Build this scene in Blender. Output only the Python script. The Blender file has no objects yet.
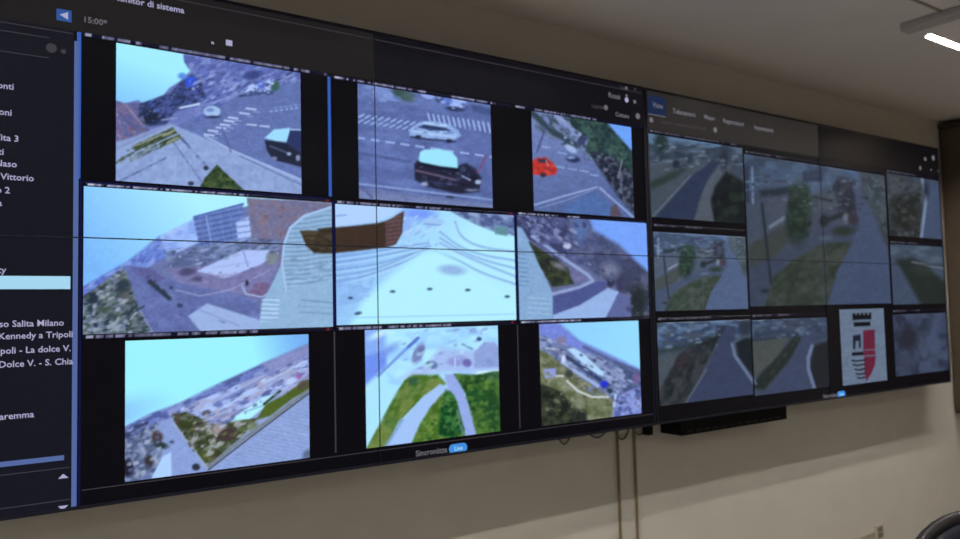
import bpy, bmesh, math, random
import numpy as np
from mathutils import Vector, Matrix

random.seed(5)
S = bpy.context.scene
COL = S.collection
ZB = 1.15            # height of the lower edge of the two displays above the floor
WY = 0.148           # face of the back wall; the display glass stands at y = 0
PW, PH = 1.2125, 0.684

# ------------------------------------------------------------------ helpers
def lin(c):
    return tuple(((v/255.)/12.92 if v/255. <= .04045 else ((v/255.+.055)/1.055)**2.4) for v in c)

def mat(name, col, rough=.6, metal=0., spec=.5, noise=0., nscale=30., bump=0., emit=None, strength=1.):
    m = bpy.data.materials.new(name); m.use_nodes = True
    nt = m.node_tree; b = nt.nodes['Principled BSDF']
    c = lin(col) + (1.,)
    b.inputs['Base Color'].default_value = c
    b.inputs['Roughness'].default_value = rough
    b.inputs['Metallic'].default_value = metal
    b.inputs['Specular IOR Level'].default_value = spec
    if noise or bump:
        tc = nt.nodes.new('ShaderNodeTexCoord')
        n = nt.nodes.new('ShaderNodeTexNoise'); n.inputs['Scale'].default_value = nscale
        n.inputs['Detail'].default_value = 5
        nt.links.new(tc.outputs['Object'], n.inputs['Vector'])
        if noise:
            r = nt.nodes.new('ShaderNodeValToRGB')
            r.color_ramp.elements[0].color = tuple(v*(1-noise) for v in c[:3]) + (1,)
            r.color_ramp.elements[1].color = tuple(min(1, v*(1+noise)) for v in c[:3]) + (1,)
            r.color_ramp.elements[0].position = .3; r.color_ramp.elements[1].position = .7
            nt.links.new(n.outputs['Fac'], r.inputs['Fac'])
            nt.links.new(r.outputs['Color'], b.inputs['Base Color'])
        if bump:
            bp = nt.nodes.new('ShaderNodeBump'); bp.inputs['Strength'].default_value = bump
            bp.inputs['Distance'].default_value = .004
            nt.links.new(n.outputs['Fac'], bp.inputs['Height'])
            nt.links.new(bp.outputs['Normal'], b.inputs['Normal'])
    if emit:
        b.inputs['Emission Color'].default_value = lin(emit) + (1.,)
        b.inputs['Emission Strength'].default_value = strength
    return m

def screen_mat(name, col=None, strength=1.):
    m = mat(name, (3, 3, 4), rough=.2, spec=.11)
    nt = m.node_tree; b = nt.nodes['Principled BSDF']
    if col is None:
        a = nt.nodes.new('ShaderNodeAttribute'); a.attribute_name = 'Picture'
        nt.links.new(a.outputs['Color'], b.inputs['Emission Color'])
    else:
        b.inputs['Emission Color'].default_value = lin(col) + (1.,)
    b.inputs['Emission Strength'].default_value = strength
    return m

def box(bm, x0, x1, y0, y1, z0, z1):
    M = Matrix.Translation(((x0+x1)/2, (y0+y1)/2, (z0+z1)/2)) @ Matrix.Diagonal((x1-x0, y1-y0, z1-z0, 1))
    return bmesh.ops.create_cube(bm, size=1, matrix=M)['verts']

def tube(bm, pts, r, seg=10, cap=True):
    pts = [Vector(p) for p in pts]; rings = []
    rr = r if isinstance(r, (list, tuple)) else [r]*len(pts)
    up = None
    for i, p in enumerate(pts):
        t = (pts[min(i+1, len(pts)-1)] - pts[max(i-1, 0)]).normalized()
        if up is None:
            up = Vector((0, 0, 1)) if abs(t.z) < .9 else Vector((0, 1, 0))
        a = t.cross(up).normalized(); b = a.cross(t).normalized(); up = b
        rings.append([bm.verts.new(p + rr[i]*(math.cos(2*math.pi*k/seg)*a + math.sin(2*math.pi*k/seg)*b)) for k in range(seg)])
    for i in range(len(rings)-1):
        for k in range(seg):
            bm.faces.new((rings[i][k], rings[i][(k+1) % seg], rings[i+1][(k+1) % seg], rings[i+1][k]))
    if cap:
        bm.faces.new(rings[0][::-1]); bm.faces.new(rings[-1])

def obj(name, bm, m, parent=None, bevel=0., smooth=False, origin=None):
    bmesh.ops.recalc_face_normals(bm, faces=bm.faces[:])
    me = bpy.data.meshes.new(name)
    if origin is not None:
        bmesh.ops.translate(bm, verts=bm.verts[:], vec=-Vector(origin))
    bm.to_mesh(me); bm.free()
    if smooth:
        for p in me.polygons: p.use_smooth = True
    o = bpy.data.objects.new(name, me); COL.objects.link(o)
    me.materials.append(m)
    if origin is not None: o.location = origin
    if bevel:
        md = o.modifiers.new('Bevel', 'BEVEL'); md.width = bevel; md.segments = 2; md.limit_method = 'ANGLE'
    if parent:
        o.parent = parent
        o.matrix_parent_inverse = Matrix.Translation(-parent.location)
    return o

def thing(name, label, cat, loc, group=None):
    o = bpy.data.objects.new(name, None); COL.objects.link(o); o.location = loc
    o.empty_display_size = .1
    o['label'] = label; o['category'] = cat
    if group: o['group'] = group
    return o

def tag(o, label, cat, group=None):
    o['label'] = label; o['category'] = cat
    if group: o['group'] = group
    return o

def struct(name, bm, m, label=None, cat=None):
    o = obj(name, bm, m); o['kind'] = 'structure'
    o['label'] = label or name; o['category'] = cat or name.split('_')[0]
    return o

# ------------------------------------------------------------------ camera
F_PX, CX, CY, CZ = 767.386, -2.30645, -2.15677, .46609
YAW, PITCH, ROLL = .60080, .056095, -.022876
fw = Vector((math.sin(YAW)*math.cos(PITCH), math.cos(YAW)*math.cos(PITCH), math.sin(PITCH)))
r_ = fw.cross(Vector((0, 0, 1))).normalized(); u_ = r_.cross(fw)
rt = math.cos(ROLL)*r_ + math.sin(ROLL)*u_; up_ = -math.sin(ROLL)*r_ + math.cos(ROLL)*u_
cam = bpy.data.cameras.new('camera'); co = bpy.data.objects.new('camera', cam); COL.objects.link(co)
co.matrix_world = Matrix(((rt.x, up_.x, -fw.x, CX), (rt.y, up_.y, -fw.y, CY), (rt.z, up_.z, -fw.z, CZ+ZB), (0, 0, 0, 1)))
cam.sensor_fit = 'HORIZONTAL'; cam.sensor_width = 36.; cam.lens = F_PX*36/960.
cam.clip_start = .05
cam.dof.use_dof = True; cam.dof.focus_distance = 1.4; cam.dof.aperture_fstop = 5.6   # the photograph is slightly out of focus
S.camera = co
C0 = np.array((CX, CY, CZ)); FW, RT, UP = np.array(fw), np.array(rt), np.array(up_)

def wall_of(x, y, Y=0.):        # where a spot seen in the photograph lies on the display plane: (X, Z above lower edge)
    d = FW*F_PX + RT*(x-480.) - UP*(y-269.5)
    p = C0 + (Y-C0[1])/d[1]*d
    return float(p[0]), float(p[2])

def photo_of(X, Z):
    d0, d1, d2 = X-CX, -CY, Z-CZ
    w = d0*FW[0]+d1*FW[1]+d2*FW[2]
    return 480.+F_PX*(d0*RT[0]+d1*RT[1]+d2*RT[2])/w, 269.5-F_PX*(d0*UP[0]+d1*UP[1]+d2*UP[2])/w

# ------------------------------------------------------------------ picture painter for the screens (colours of the shown picture, per grid point)
class Paint:
    def __init__(self, X0, X1, Z0, Z1, step, fill, warp=None, seed=1):
        self.rect = (X0, X1, Z0, Z1)
        self.nx = max(3, int((X1-X0)/step)+1); self.nz = max(3, int((Z1-Z0)/step)+1)
        gx, gz = np.meshgrid(np.linspace(X0, X1, self.nx), np.linspace(Z0, Z1, self.nz))
        self.X, self.Z = gx.ravel(), gz.ravel()
        a, b = (self.X, self.Z) if warp is None else warp(self.X, self.Z)
        self.x, self.y = photo_of(a, b)
        self.c = np.tile(np.array(fill, float), (len(self.X), 1))
        self.rng = np.random.RandomState(seed)
    def mix(self, a, col):
        col = np.array(col, float)
        self.c += (col-self.c)*np.clip(a, 0, 1)[:, None]
    def sd(self, P):
        x, y = self.x, self.y; inside = np.zeros(len(x), bool); d = np.full(len(x), 1e9)
        n = len(P)
        for i in range(n):
            (ax, ay), (bx, by) = P[i], P[(i+1) % n]
            ex, ey = bx-ax, by-ay
            t = np.clip(((x-ax)*ex+(y-ay)*ey)/(ex*ex+ey*ey+1e-9), 0, 1)
            d = np.minimum(d, (x-ax-t*ex)**2+(y-ay-t*ey)**2)
            if ay != by:
                inside ^= ((ay > y) != (by > y)) & (x < ex*(y-ay)/ey+ax)
        d = np.sqrt(d)
        return np.where(inside, d, -d)
    def mask(self, P, soft=1.):
        return np.clip(.5+self.sd(P)/(2*soft), 0, 1)
    def noise(self, scale, stretch=1., ang=0.):
        ca, sa = math.cos(ang), math.sin(ang)
        u = (self.x*ca+self.y*sa)/(scale*stretch); v = (-self.x*sa+self.y*ca)/scale
        u = u-u.min(); v = v-v.min()
        out = np.zeros(len(u)); amp, tot = 1., 0.
        for o in range(2):
            G = self.rng.rand(int(v.max()*2**o)+3, int(u.max()*2**o)+3)
            uu, vv = u*2**o, v*2**o
            i, j = vv.astype(int), uu.astype(int); fy, fx = vv-i, uu-j
            fy = fy*fy*(3-2*fy); fx = fx*fx*(3-2*fx)
            out += amp*((G[i, j]*(1-fx)+G[i, j+1]*fx)*(1-fy)+(G[i+1, j]*(1-fx)+G[i+1, j+1]*fx)*fy)
            tot += amp; amp *= .6
        return out/tot
    def poly(self, P, col, soft=.8, a=1.):
        self.mix(self.mask(P, soft)*a, col); return self
    def grad(self, P, p0, c0, p1, c1, soft=.8):
        m = self.mask(P, soft)
        ex, ey = p1[0]-p0[0], p1[1]-p0[1]
        t = np.clip(((self.x-p0[0])*ex+(self.y-p0[1])*ey)/(ex*ex+ey*ey), 0, 1)[:, None]
        cc = np.array(c0, float)*(1-t)+np.array(c1, float)*t
        self.c += (cc-self.c)*m[:, None]; return self
    def mottle(self, P, cols, scale=4., stretch=1., ang=0., soft=1., a=.9, thr=.5, sharp=5.):
        m = self.mask(P, soft)*a
        for k, c in enumerate(cols):
            n = self.noise(scale*(1+.3*k), stretch, ang)
            self.mix(m*np.clip((n-thr)*sharp+.5*(k == 0), 0, 1), c)
        return self
    def line(self, P, col, w=1.5, soft=.7, a=1., dash=None):
        d = np.full(len(self.x), 1e9); s = 0.; ss = np.zeros(len(self.x))
        for (ax, ay), (bx, by) in zip(P[:-1], P[1:]):
            ex, ey = bx-ax, by-ay; L = math.hypot(ex, ey)
            t = np.clip(((self.x-ax)*ex+(self.y-ay)*ey)/(L*L+1e-9), 0, 1)
            q = np.sqrt((self.x-ax-t*ex)**2+(self.y-ay-t*ey)**2)
            ss = np.where(q < d, s+t*L, ss); d = np.minimum(d, q); s += L
        m = np.clip((w/2-d)/(2*soft)+.5, 0, 1)
        if dash: m = m*np.clip(((ss % dash[0]) < dash[1])*1., 0, 1)
        self.mix(m*a, col); return self
    def ell(self, cx, cy, rx, ry, col, ang=0., soft=.8, a=1.):
        ca, sa = math.cos(math.radians(ang)), math.sin(math.radians(ang))
        u = ((self.x-cx)*ca+(self.y-cy)*sa)/rx; v = (-(self.x-cx)*sa+(self.y-cy)*ca)/ry
        q = np.sqrt(u*u+v*v)
        self.mix(np.clip((1-q)*min(rx, ry)/(2*soft)+.5, 0, 1)*a, col); return self
    def stripes(self, P, col, period, duty=.5, ang=0., soft=1., a=1., curve=0.):
        m = self.mask(P, soft); ca, sa = math.cos(math.radians(ang)), math.sin(math.radians(ang))
        v = -self.x*sa+self.y*ca + curve*np.sin(self.x*.12)
        s = .5+.5*np.cos(2*np.pi*v/period)
        self.mix(m*a*np.clip((s-(1-duty))*2.2, 0, 1), col); return self
    def specks(self, P, cols, n, size=1.3, stretch=1.8, ang=0., a=.8):
        xs, ys = [q[0] for q in P], [q[1] for q in P]
        m = self.mask(P, .8)
        ca, sa = math.cos(math.radians(ang)), math.sin(math.radians(ang))
        for k in range(n):
            cx = self.rng.uniform(min(xs), max(xs)); cy = self.rng.uniform(min(ys), max(ys))
            r = size*self.rng.uniform(.5, 1.3); w = r*self.rng.uniform(1, stretch)
            sel = np.abs(self.x-cx)+np.abs(self.y-cy) < 3*(w+r)+2
            if not sel.any(): continue
            dx, dy = self.x[sel]-cx, self.y[sel]-cy
            q = np.sqrt(((dx*ca+dy*sa)/w)**2+((-dx*sa+dy*ca)/r)**2)
            f = (np.clip((1-q)*r/1.2+.5, 0, 1)*m[sel]*a)[:, None]
            self.c[sel] += (np.array(cols[k % len(cols)], float)-self.c[sel])*f
        return self
    def finish(self, gain=1., desat=.15, grain=.14, lift=0.):
        n = self.noise(1.7, 1.4); k = self.noise(5., 1.5)
        lum = self.c.mean(1); grain = grain*np.clip((215-lum)/70, 0, 1)
        self.c *= (1+grain*2*(n-.5)+grain*(k-.5))[:, None]
        g = (self.c*np.array((.3, .5, .2))).sum(1, keepdims=True)
        self.c = (self.c+(g*np.array((.93, .99, 1.12))-self.c)*desat)*gain*np.array((.94, .995, 1.02))+lift
    def build(self, name, m, parent, y, gain=1.):
        nx, nz = self.nx, self.nz
        X0, X1, Z0, Z1 = self.rect
        nv = len(self.X)
        co_ = np.stack([self.X, np.full(nv, y), self.Z+ZB], 1)
        idx = np.arange(nv).reshape(nz, nx)
        q = np.stack([idx[:-1, :-1].ravel(), idx[:-1, 1:].ravel(), idx[1:, 1:].ravel(), idx[1:, :-1].ravel()], 1)
        # rim going back to the glass so that the tile is a thin slab
        ring = np.concatenate([idx[0, :], idx[1:, -1], idx[-1, -2::-1], idx[-2:0:-1, 0]])
        back = co_[ring].copy(); back[:, 1] = y+.0012
        k = np.arange(len(ring)); kn = (k+1) % len(ring)
        qr = np.stack([ring[kn], ring[k], nv+k, nv+kn], 1)
        V = np.concatenate([co_, back]); Q = np.concatenate([q, qr])
        me = bpy.data.meshes.new(name)
        me.vertices.add(len(V)); me.vertices.foreach_set('co', V.ravel().astype(np.float32))
        me.loops.add(Q.size); me.loops.foreach_set('vertex_index', Q.ravel().astype(np.int32))
        me.polygons.add(len(Q)); me.polygons.foreach_set('loop_start', (np.arange(len(Q))*4).astype(np.int32))
        me.update(calc_edges=True); me.validate()
        s = np.clip(self.c/255., 0, 1)
        L = np.where(s <= .04045, s/12.92, ((s+.055)/1.055)**2.4)*gain
        L = np.concatenate([L, L[ring]*.3])
        at = me.color_attributes.new('Picture', 'FLOAT_COLOR', 'POINT')
        at.data.foreach_set('color', np.concatenate([L, np.ones((len(L), 1))], 1).ravel().astype(np.float32))
        o = bpy.data.objects.new(name, me); COL.objects.link(o); me.materials.append(m)
        o.parent = parent; o.matrix_parent_inverse = Matrix.Identity(4) if parent.parent else Matrix.Translation(-parent.location)
        return o

# ------------------------------------------------------------------ materials
M = {}
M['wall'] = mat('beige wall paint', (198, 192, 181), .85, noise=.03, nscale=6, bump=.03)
M['ceil'] = mat('ceiling paint', (222, 214, 208), .9, noise=.02, nscale=4)
M['floor'] = mat('grey floor tile', (166, 162, 157), .45, noise=.06, nscale=5)
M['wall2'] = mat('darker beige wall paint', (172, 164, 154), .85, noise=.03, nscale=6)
M['base'] = mat('baseboard wood', (120, 100, 80), .5)
M['black'] = mat('black casing', (14, 14, 16), .45, spec=.4)
M['matte'] = mat('matt black casing', (9, 9, 10), .8, spec=.2)
M['bezel'] = mat('bezel black', (15, 18, 34), .4, spec=.4)
M['steel'] = mat('dark steel', (60, 60, 62), .4, metal=.8)
M['pic'] = screen_mat('lit picture')
M['text'] = screen_mat('lit white text', (168, 166, 200))
M['dim'] = screen_mat('lit grey text', (108, 106, 114))
M['hair'] = screen_mat('lit grey line', (62, 58, 66))
M['pale'] = screen_mat('lit pale row', (165, 215, 240))
M['blue'] = screen_mat('lit blue border', (52, 92, 178))
M['slate'] = screen_mat('lit slate border', (84, 104, 160))
M['edge'] = screen_mat('lit deep blue border', (15, 19, 62))
M['pill'] = screen_mat('lit blue button', (66, 140, 220))
M['home'] = screen_mat('lit blue home icon', (44, 84, 150))
M['tab'] = screen_mat('lit blue tab', (24, 38, 72))
for i, c in enumerate(((30, 28, 29), (18, 17, 23), (43, 40, 39), (15, 14, 16))): M['bar%d' % i] = screen_mat('lit toolbar with painted reflection', c)  # tone steps between panels imitate a reflection glow on the screens
M['ui2'] = screen_mat('lit dark side panel', (21, 22, 32))
M['void'] = screen_mat('lit black background', (9, 8, 13))
M['cable'] = mat('tan cable sheath', (122, 104, 78), .6)
M['plastic'] = mat('off white plastic', (182, 172, 156), .7)
M['slot'] = mat('socket insert', (112, 104, 94), .6)
M['housing'] = mat('grey lamp housing', (176, 170, 166), .5, noise=.03)
M['trunk'] = mat('grey ceiling trunking', (150, 138, 132), .7)
M['lamp'] = mat('lamp diffuser', (240, 240, 240), .5, emit=(255, 253, 246), strength=165.)
M['fill_lamp'] = mat('added fill lamp diffuser', (240, 240, 240), .5, emit=(255, 253, 246), strength=74.)  # for the added far rows, strength set to fill the shaded wall
M['wood'] = mat('dark brown wood', (84, 70, 58), .55, noise=.12, nscale=9)
M['wood2'] = mat('brown wood frame', (92, 76, 62), .55, noise=.1, nscale=9)
M['leather'] = mat('dark blue black upholstery', (30, 33, 46), .5, bump=.1, nscale=60)
M['rim'] = mat('dark plum plastic', (34, 28, 31), .5)

# ------------------------------------------------------------------ the room
RX0, RX1, RY0, RZ = -4.2, 2.95, -6.2, 1.606+ZB
def slab(x0, x1, y0, y1, z0, z1):
    bm = bmesh.new(); box(bm, x0, x1, y0, y1, z0, z1); return bm
struct('floor', slab(RX0-.1, RX1+.1, RY0-.1, WY+.1, -.1, 0), M['floor'], 'grey tiled floor of the control room', 'floor')
struct('ceiling', slab(RX0-.1, RX1+.1, RY0-.1, WY+.1, RZ, RZ+.1), M['ceil'], 'pale grey ceiling above the display wall', 'ceiling')
struct('wall_back', slab(RX0-.1, RX1+.1, WY, WY+.1, 0, RZ), M['wall'], 'beige wall behind the two displays', 'wall')
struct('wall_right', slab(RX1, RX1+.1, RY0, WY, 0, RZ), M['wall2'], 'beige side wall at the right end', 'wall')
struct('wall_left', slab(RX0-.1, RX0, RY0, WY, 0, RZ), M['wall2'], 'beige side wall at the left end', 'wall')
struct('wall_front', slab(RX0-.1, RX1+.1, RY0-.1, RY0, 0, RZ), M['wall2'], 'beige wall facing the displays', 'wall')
struct('baseboard_back', slab(RX0, RX1, WY-.012, WY, 0, .08), M['base'], 'brown baseboard under the displays', 'baseboard')

# ------------------------------------------------------------------ ceiling lamps (lit strips in their housings; the far rows are unseen additions)
def strip_lamp(x0, x1, y, label, group='linear ceiling lamps', lip=True):
    drop = .010 if lip else .003
    t = thing('ceiling_lamp', label, 'lamp', ((x0+x1)/2, y, RZ), group)
    zb = 1.597+ZB
    bm = bmesh.new(); box(bm, x0-.006, x1+.006, y-.0125, y-.0085, zb, RZ); box(bm, x0-.006, x1+.006, y+.0085, y+.0125, zb, RZ)
    box(bm, x0-.006, x0-.001, y-.0085, y+.0085, zb, RZ); box(bm, x1+.001, x1+.006, y-.0085, y+.0085, zb, RZ)
    obj('lamp_housing', bm, M['ceil'], t)
    bm = bmesh.new(); box(bm, x0-.006, x1+.006, y+.0126, y+.0150, zb-drop, RZ)
    obj('light_cutoff_lip', bm, M['ceil'], t)                           # lip added to keep direct light off the upper wall
    bm = bmesh.new(); box(bm, x0, x1, y-.0082, y+.0082, zb, RZ-.0005)
    obj('diffuser', bm, M['lamp' if lip else 'fill_lamp'], t)
    return t
for a, b in ((-3.9, -2.5), (-2.4, -1.05), (-.95, .12)):
    nm = {-3.9: 'far left of', -2.4: 'above the left end of', -.95: 'above the middle of'}[a]
    strip_lamp(a, b, -.60, 'white linear ceiling lamp nearer the wall, %s the left display' % nm)
    strip_lamp(a, b, -.76, 'white linear ceiling lamp further from the wall, %s the left display' % nm)
strip_lamp(1.085, 2.92, -.612, 'lit white linear ceiling lamp beside the grey ceiling channel')
strip_lamp(1.10, 2.92, -.76, 'white linear ceiling lamp behind the grey ceiling channel, further from the wall')
for yy, w in ((-2.9, 'over the middle of the room'), (-4.9, 'at the back of the room')):  # unseen lamp rows added as fill for the lower wall
    for a, w2 in ((-3.4, 'left'), (-.9, 'centre'), (1.2, 'right')):
        strip_lamp(a, a+1.3, yy, 'added unseen linear fill lamp %s, %s' % (w, w2), lip=False)
bm = bmesh.new(); box(bm, .868, .935, -3.6, -.600, RZ-.034, RZ)
tag(obj('ceiling_channel', bm, M['housing'], bevel=.004, origin=(.90, -2.1, RZ)), 'grey box channel on the ceiling running towards the display wall', 'ceiling channel')
bm = bmesh.new(); box(bm, -3.9, .8675, -.765, -.755, RZ-.006, RZ)
tag(obj('cable_duct', bm, M['trunk'], origin=(-1.5, -.76, RZ)), 'thin brownish duct on the ceiling ending at the grey channel', 'cable duct')

# ------------------------------------------------------------------ display walls
YF = -.0004          # tiles sit just in front of the glass
def display(name, label, X0, X1, ztop=2*PH, zbot=0.):
    t = thing('video_wall', label, 'display', ((X0+X1)/2, WY, ZB), 'two large video wall displays')
    xm = (X0+X1)/2; zm = PH-.006; seam = .0012 if X1 <= 0 else .0002
    for (a, b) in ((X0, xm), (xm, X1)):
        for (c, d) in ((zbot, zm), (zm, ztop)):
            bm = bmesh.new(); box(bm, a+.0002, b-.0002, .0012, .085, c+ZB+.0006, d+ZB-.0006)
            p = obj('display_panel', bm, M['black'], t, bevel=.002)
            bm = bmesh.new(); box(bm, a+.0008, b-.0008, .0008, .0014, c+ZB+.0016, d+ZB-.0016)
            obj('glass', bm, M['void'], p)
            # narrow raised frame of each panel
            bm = bmesh.new()
            ew, eh = seam, .0016
            # outer edges are wider than the seams between panels
            l = .008 if a == X0 else ew; r = .008 if b == X1 else ew
            bo = .008 if c == zbot else eh; to = .010 if d == ztop else eh
            for q in ((a, a+l, c, d), (b-r, b, c, d), (a+l, b-r, c, c+bo), (a+l, b-r, d-to, d)):
                box(bm, q[0], q[1], -.003, .0008, q[2]+ZB, q[3]+ZB)
            obj('panel_frame', bm, M['bezel'], p)
    bm = bmesh.new()
    for z in (.25, .95):
        box(bm, X0+.2, X1-.2, .086, WY-.001, z+ZB, z+.06+ZB)
    for x in (X0+.35, xm, X1-.35):
        box(bm, x-.03, x+.03, .086, .13, .2+ZB, 1.1+ZB)
    obj('mounting_rail', bm, M['steel'], t)
    return t
LX0, LX1, GX0, GX1 = -2.436, 0., .008, 2.452
left = display('video_wall', 'wide left display showing nine bright street camera pictures and a text side panel', LX0, LX1, 2*PH, .003)
right = display('video_wall', 'dimmer right display showing grey road camera pictures and a red crest', GX0, GX1, 2*PH, .004)

def plate(name, parent, X0, X1, Z0, Z1, m, y=0., th=.0005):
    bm = bmesh.new(); box(bm, X0, X1, y-th, y+.0008, Z0+ZB, Z1+ZB)
    o = obj(name, bm, m, None)
    o.parent = parent
    o.matrix_parent_inverse = Matrix.Translation(-parent.location) if not parent.parent else Matrix.Identity(4)
    return o

def text(name, s, parent, X, Z, size, m, align='LEFT', y=-.0014, slant=0.):
    cu = bpy.data.curves.new('t', 'FONT'); cu.body = s; cu.size = size; cu.align_x = align; cu.resolution_u = 2
    cu.extrude = .0003; cu.offset = size*.012
    o = bpy.data.objects.new('t', cu); COL.objects.link(o)
    bpy.context.view_layer.update()
    me = bpy.data.meshes.new_from_object(o.evaluated_get(bpy.context.evaluated_depsgraph_get()))
    bpy.data.objects.remove(o); bpy.data.curves.remove(cu)
    me.name = name
    me.transform(Matrix.Translation((X, y, Z+ZB)) @ Matrix.Rotation(math.pi/2, 4, 'X'))
    me.materials.clear(); me.materials.append(m)
    ob = bpy.data.objects.new(name, me); COL.objects.link(ob)
    ob.parent = parent
    ob.matrix_parent_inverse = Matrix.Translation(-parent.location) if not parent.parent else Matrix.Identity(4)
    return ob

# ---- left display: toolbar, side panel and borders
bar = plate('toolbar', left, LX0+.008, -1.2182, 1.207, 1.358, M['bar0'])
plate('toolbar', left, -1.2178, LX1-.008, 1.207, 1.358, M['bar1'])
side = plate('side_panel', left, LX0+.008, -2.0645, .010, 1.207, M['ui2'])
plate('divider_line', bar, LX0+.01, LX1-.01, 1.340, 1.342, M['hair'], -.0006)
b1 = plate('border_strip', left, -2.0635, -2.0520, .012, 1.180, M['slate'])
b2 = plate('border_strip', left, -2.0575, -2.0480, .828, 1.205, M['blue'])
plate('border_strip', left, -2.0495, -2.044, .012, .826, M['edge'])
plate('border_strip', left, -1.376, -1.367, .828, 1.196, M['blue'])
plate('border_strip', left, -2.040, -1.377, .8185, .8225, M['edge'])
plate('border_strip', left, -1.3668, -1.3585, .436, .815, M['edge'])
plate('border_strip', left, -.678, -.6665, .436, .815, M['edge'])
plate('grid_line', left, -2.040, -.01, .0475, .0495, M['hair'])
plate('grid_line', left, -1.366, -1.362, .06, .42, M['hair'])
plate('grid_line', left, -.676, -.673, .06, .42, M['hair'])

text('title_text', 'Monitor di sistema', bar, -1.977, 1.306, .0238, M['text'])
text('clock_text', '15:00*', bar, -2.045, 1.233, .0215, M['dim'])
hx, hz = wall_of(64, 15.5)
ic = plate('home_icon', bar, hx-.017, hx+.017, hz-.015, hz+.015, M['home'], -.0006)
bm = bmesh.new()
vs = [bm.verts.new((hx+x, -.0018, hz+z+ZB)) for x, z in ((-.010, 0), (.009, .010), (.009, -.010))]
bm.faces.new(vs)
o = obj('arrow_mark', bm, M['text']); o.parent = bar
for x0, w in ((212.5, .007), (229, .018)):
    X, Z = wall_of(x0, 43)
    plate('status_icon', bar, X-w/2, X+w/2, Z-w*.45, Z+w*.45, M['text'], -.0006)
# right end of the toolbar: small captions and user marks
for s, x, z, sz, mm in (('Rossi', -.20, 1.302, .030, M['dim']), ('Guida', -.135, 1.345, .020, M['hair']),
                        ('Layout', -.29, 1.250, .024, M['hair']), ('Cattura', -.165, 1.232, .024, M['dim'])):
    text('toolbar_text', s, bar, x, z-.004, sz, mm)
def disc(parent, name, X, Z, r, m, y=-.0014, rx=1.):
    bm = bmesh.new()
    bmesh.ops.create_cone(bm, cap_ends=True, segments=20, radius1=r, radius2=r, depth=.0008,
                          matrix=Matrix.Translation((X, y, Z+ZB)) @ Matrix.Rotation(math.pi/2, 4, 'X') @ Matrix.Diagonal((rx, 1, 1, 1)))
    o = obj(name, bm, m); o.parent = parent
    o.matrix_parent_inverse = Matrix.Translation(-parent.location) if not parent.parent else Matrix.Identity(4)
    return o
disc(bar, 'user_icon', -.100, 1.318, .006, M['dim']); disc(bar, 'user_icon', -.100, 1.301, .010, M['text'])
disc(bar, 'menu_icon', -.055, 1.300, .008, M['dim'])
disc(bar, 'status_icon', -.215, 1.255, .010, M['dim'])
disc(bar, 'menu_icon', -.040, 1.243, .012, M['dim'])
disc(bar, 'window_icon', -.100, 1.350, .006, M['dim']); disc(bar, 'window_icon', -.050, 1.352, .006, M['hair'])

# side panel content
plate('divider_line', side, LX0+.01, -2.068, 1.197, 1.199, M['hair'], -.0006)
plate('divider_line', side, LX0+.01, -2.120, 1.176, 1.178, M['hair'], -.0006)
plate('divider_line', side, LX0+.01, -2.120, 1.125, 1.127, M['hair'], -.0006)
disc(side, 'search_icon', -2.115, 1.152, .012, M['hair']); disc(side, 'search_icon', -2.088, 1.148, .006, M['hair'])
rows = ((14, 90, 'Piazza Tre Martiri - Monti'), (12, 116, 'Rotonda Stazioni'), (19, 142, 'Ponte di Tiberio - Vita 3'), (4, 155, 'Via Ducale Nord ti'),
        (17, 167.5, 'Corso Giovanni Naso'), (34, 181.5, 'Marina Centro - Vittorio'), (10, 193.5, 'Lungomare No 2'), (2, 206, 'Parco Marecchia'),
        (6, 273, 'Porta Montanara city'), (64, 325.5, 'Via Flaminia - Tommaso Salita Milano'), (73, 337, 'Via Roma - da Kennedy a Tripoli'),
        (71, 351, 'Viale Tripoli - La dolce V.'), (73, 364, 'Lungomare - La Dolce V. - S. Chia'), (34, 417, 'Rotonda Maremma'))
for px, py, s in rows:
    X, Z = wall_of(px, py)
    text('list_text', s, side, X, Z, .0218, M['text'], 'RIGHT')
plate('selected_row', side, LX0+.02, -2.069, .548, .580, M['pale'], -.0006)
for a, z in ((-2.080, .134), ):
    plate('scroll_bar', side, LX0+.02, a, z-.006, z+.006, M['slate'], -.0006)
plate('divider_line', side, LX0+.01, -2.066, .108, .110, M['hair'], -.0006)
plate('divider_line', side, LX0+.01, -2.066, .030, .032, M['hair'], -.0006)
for zc, s in ((.088, 1), (.014, -1)):
    bm = bmesh.new()
    vs = [bm.verts.new((x, -.0016, zc+ZB+z*s)) for x, z in ((-2.093, -.004), (-2.070, -.004), (-2.0815, .007))]
    bm.faces.new(vs)
    o = obj('scroll_arrow', bm, M['text']); o.parent = side
# lower button and caption on each display
def badge(parent, p0, p1, capt, zc=.022, tx='Live', k=1.):
    a = wall_of(*p0)[0]; b = wall_of(*p1)[0]
    bm = bmesh.new()
    w, h = (b-a), .030
    box(bm, a+h/2, b-h/2, -.0012, .0008, zc-h/2+ZB, zc+h/2+ZB)
    for x in (a+h/2, b-h/2):
        bmesh.ops.create_cone(bm, cap_ends=True, segments=20, radius1=h/2, radius2=h/2, depth=.002,
                              matrix=Matrix.Translation((x, -.0002, zc+ZB)) @ Matrix.Rotation(math.pi/2, 4, 'X'))
    o = obj('live_button', bm, M['pill']); o.parent = parent; o.matrix_parent_inverse = Matrix.Translation(-parent.location)
    text('button_text', tx, o, (a+b)/2, zc-.006, .020, M['pale'], 'CENTER', y=-.0022)
    text('caption_text', capt, parent, a-.008, zc-.007, .026, M['dim'], 'RIGHT')

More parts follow.
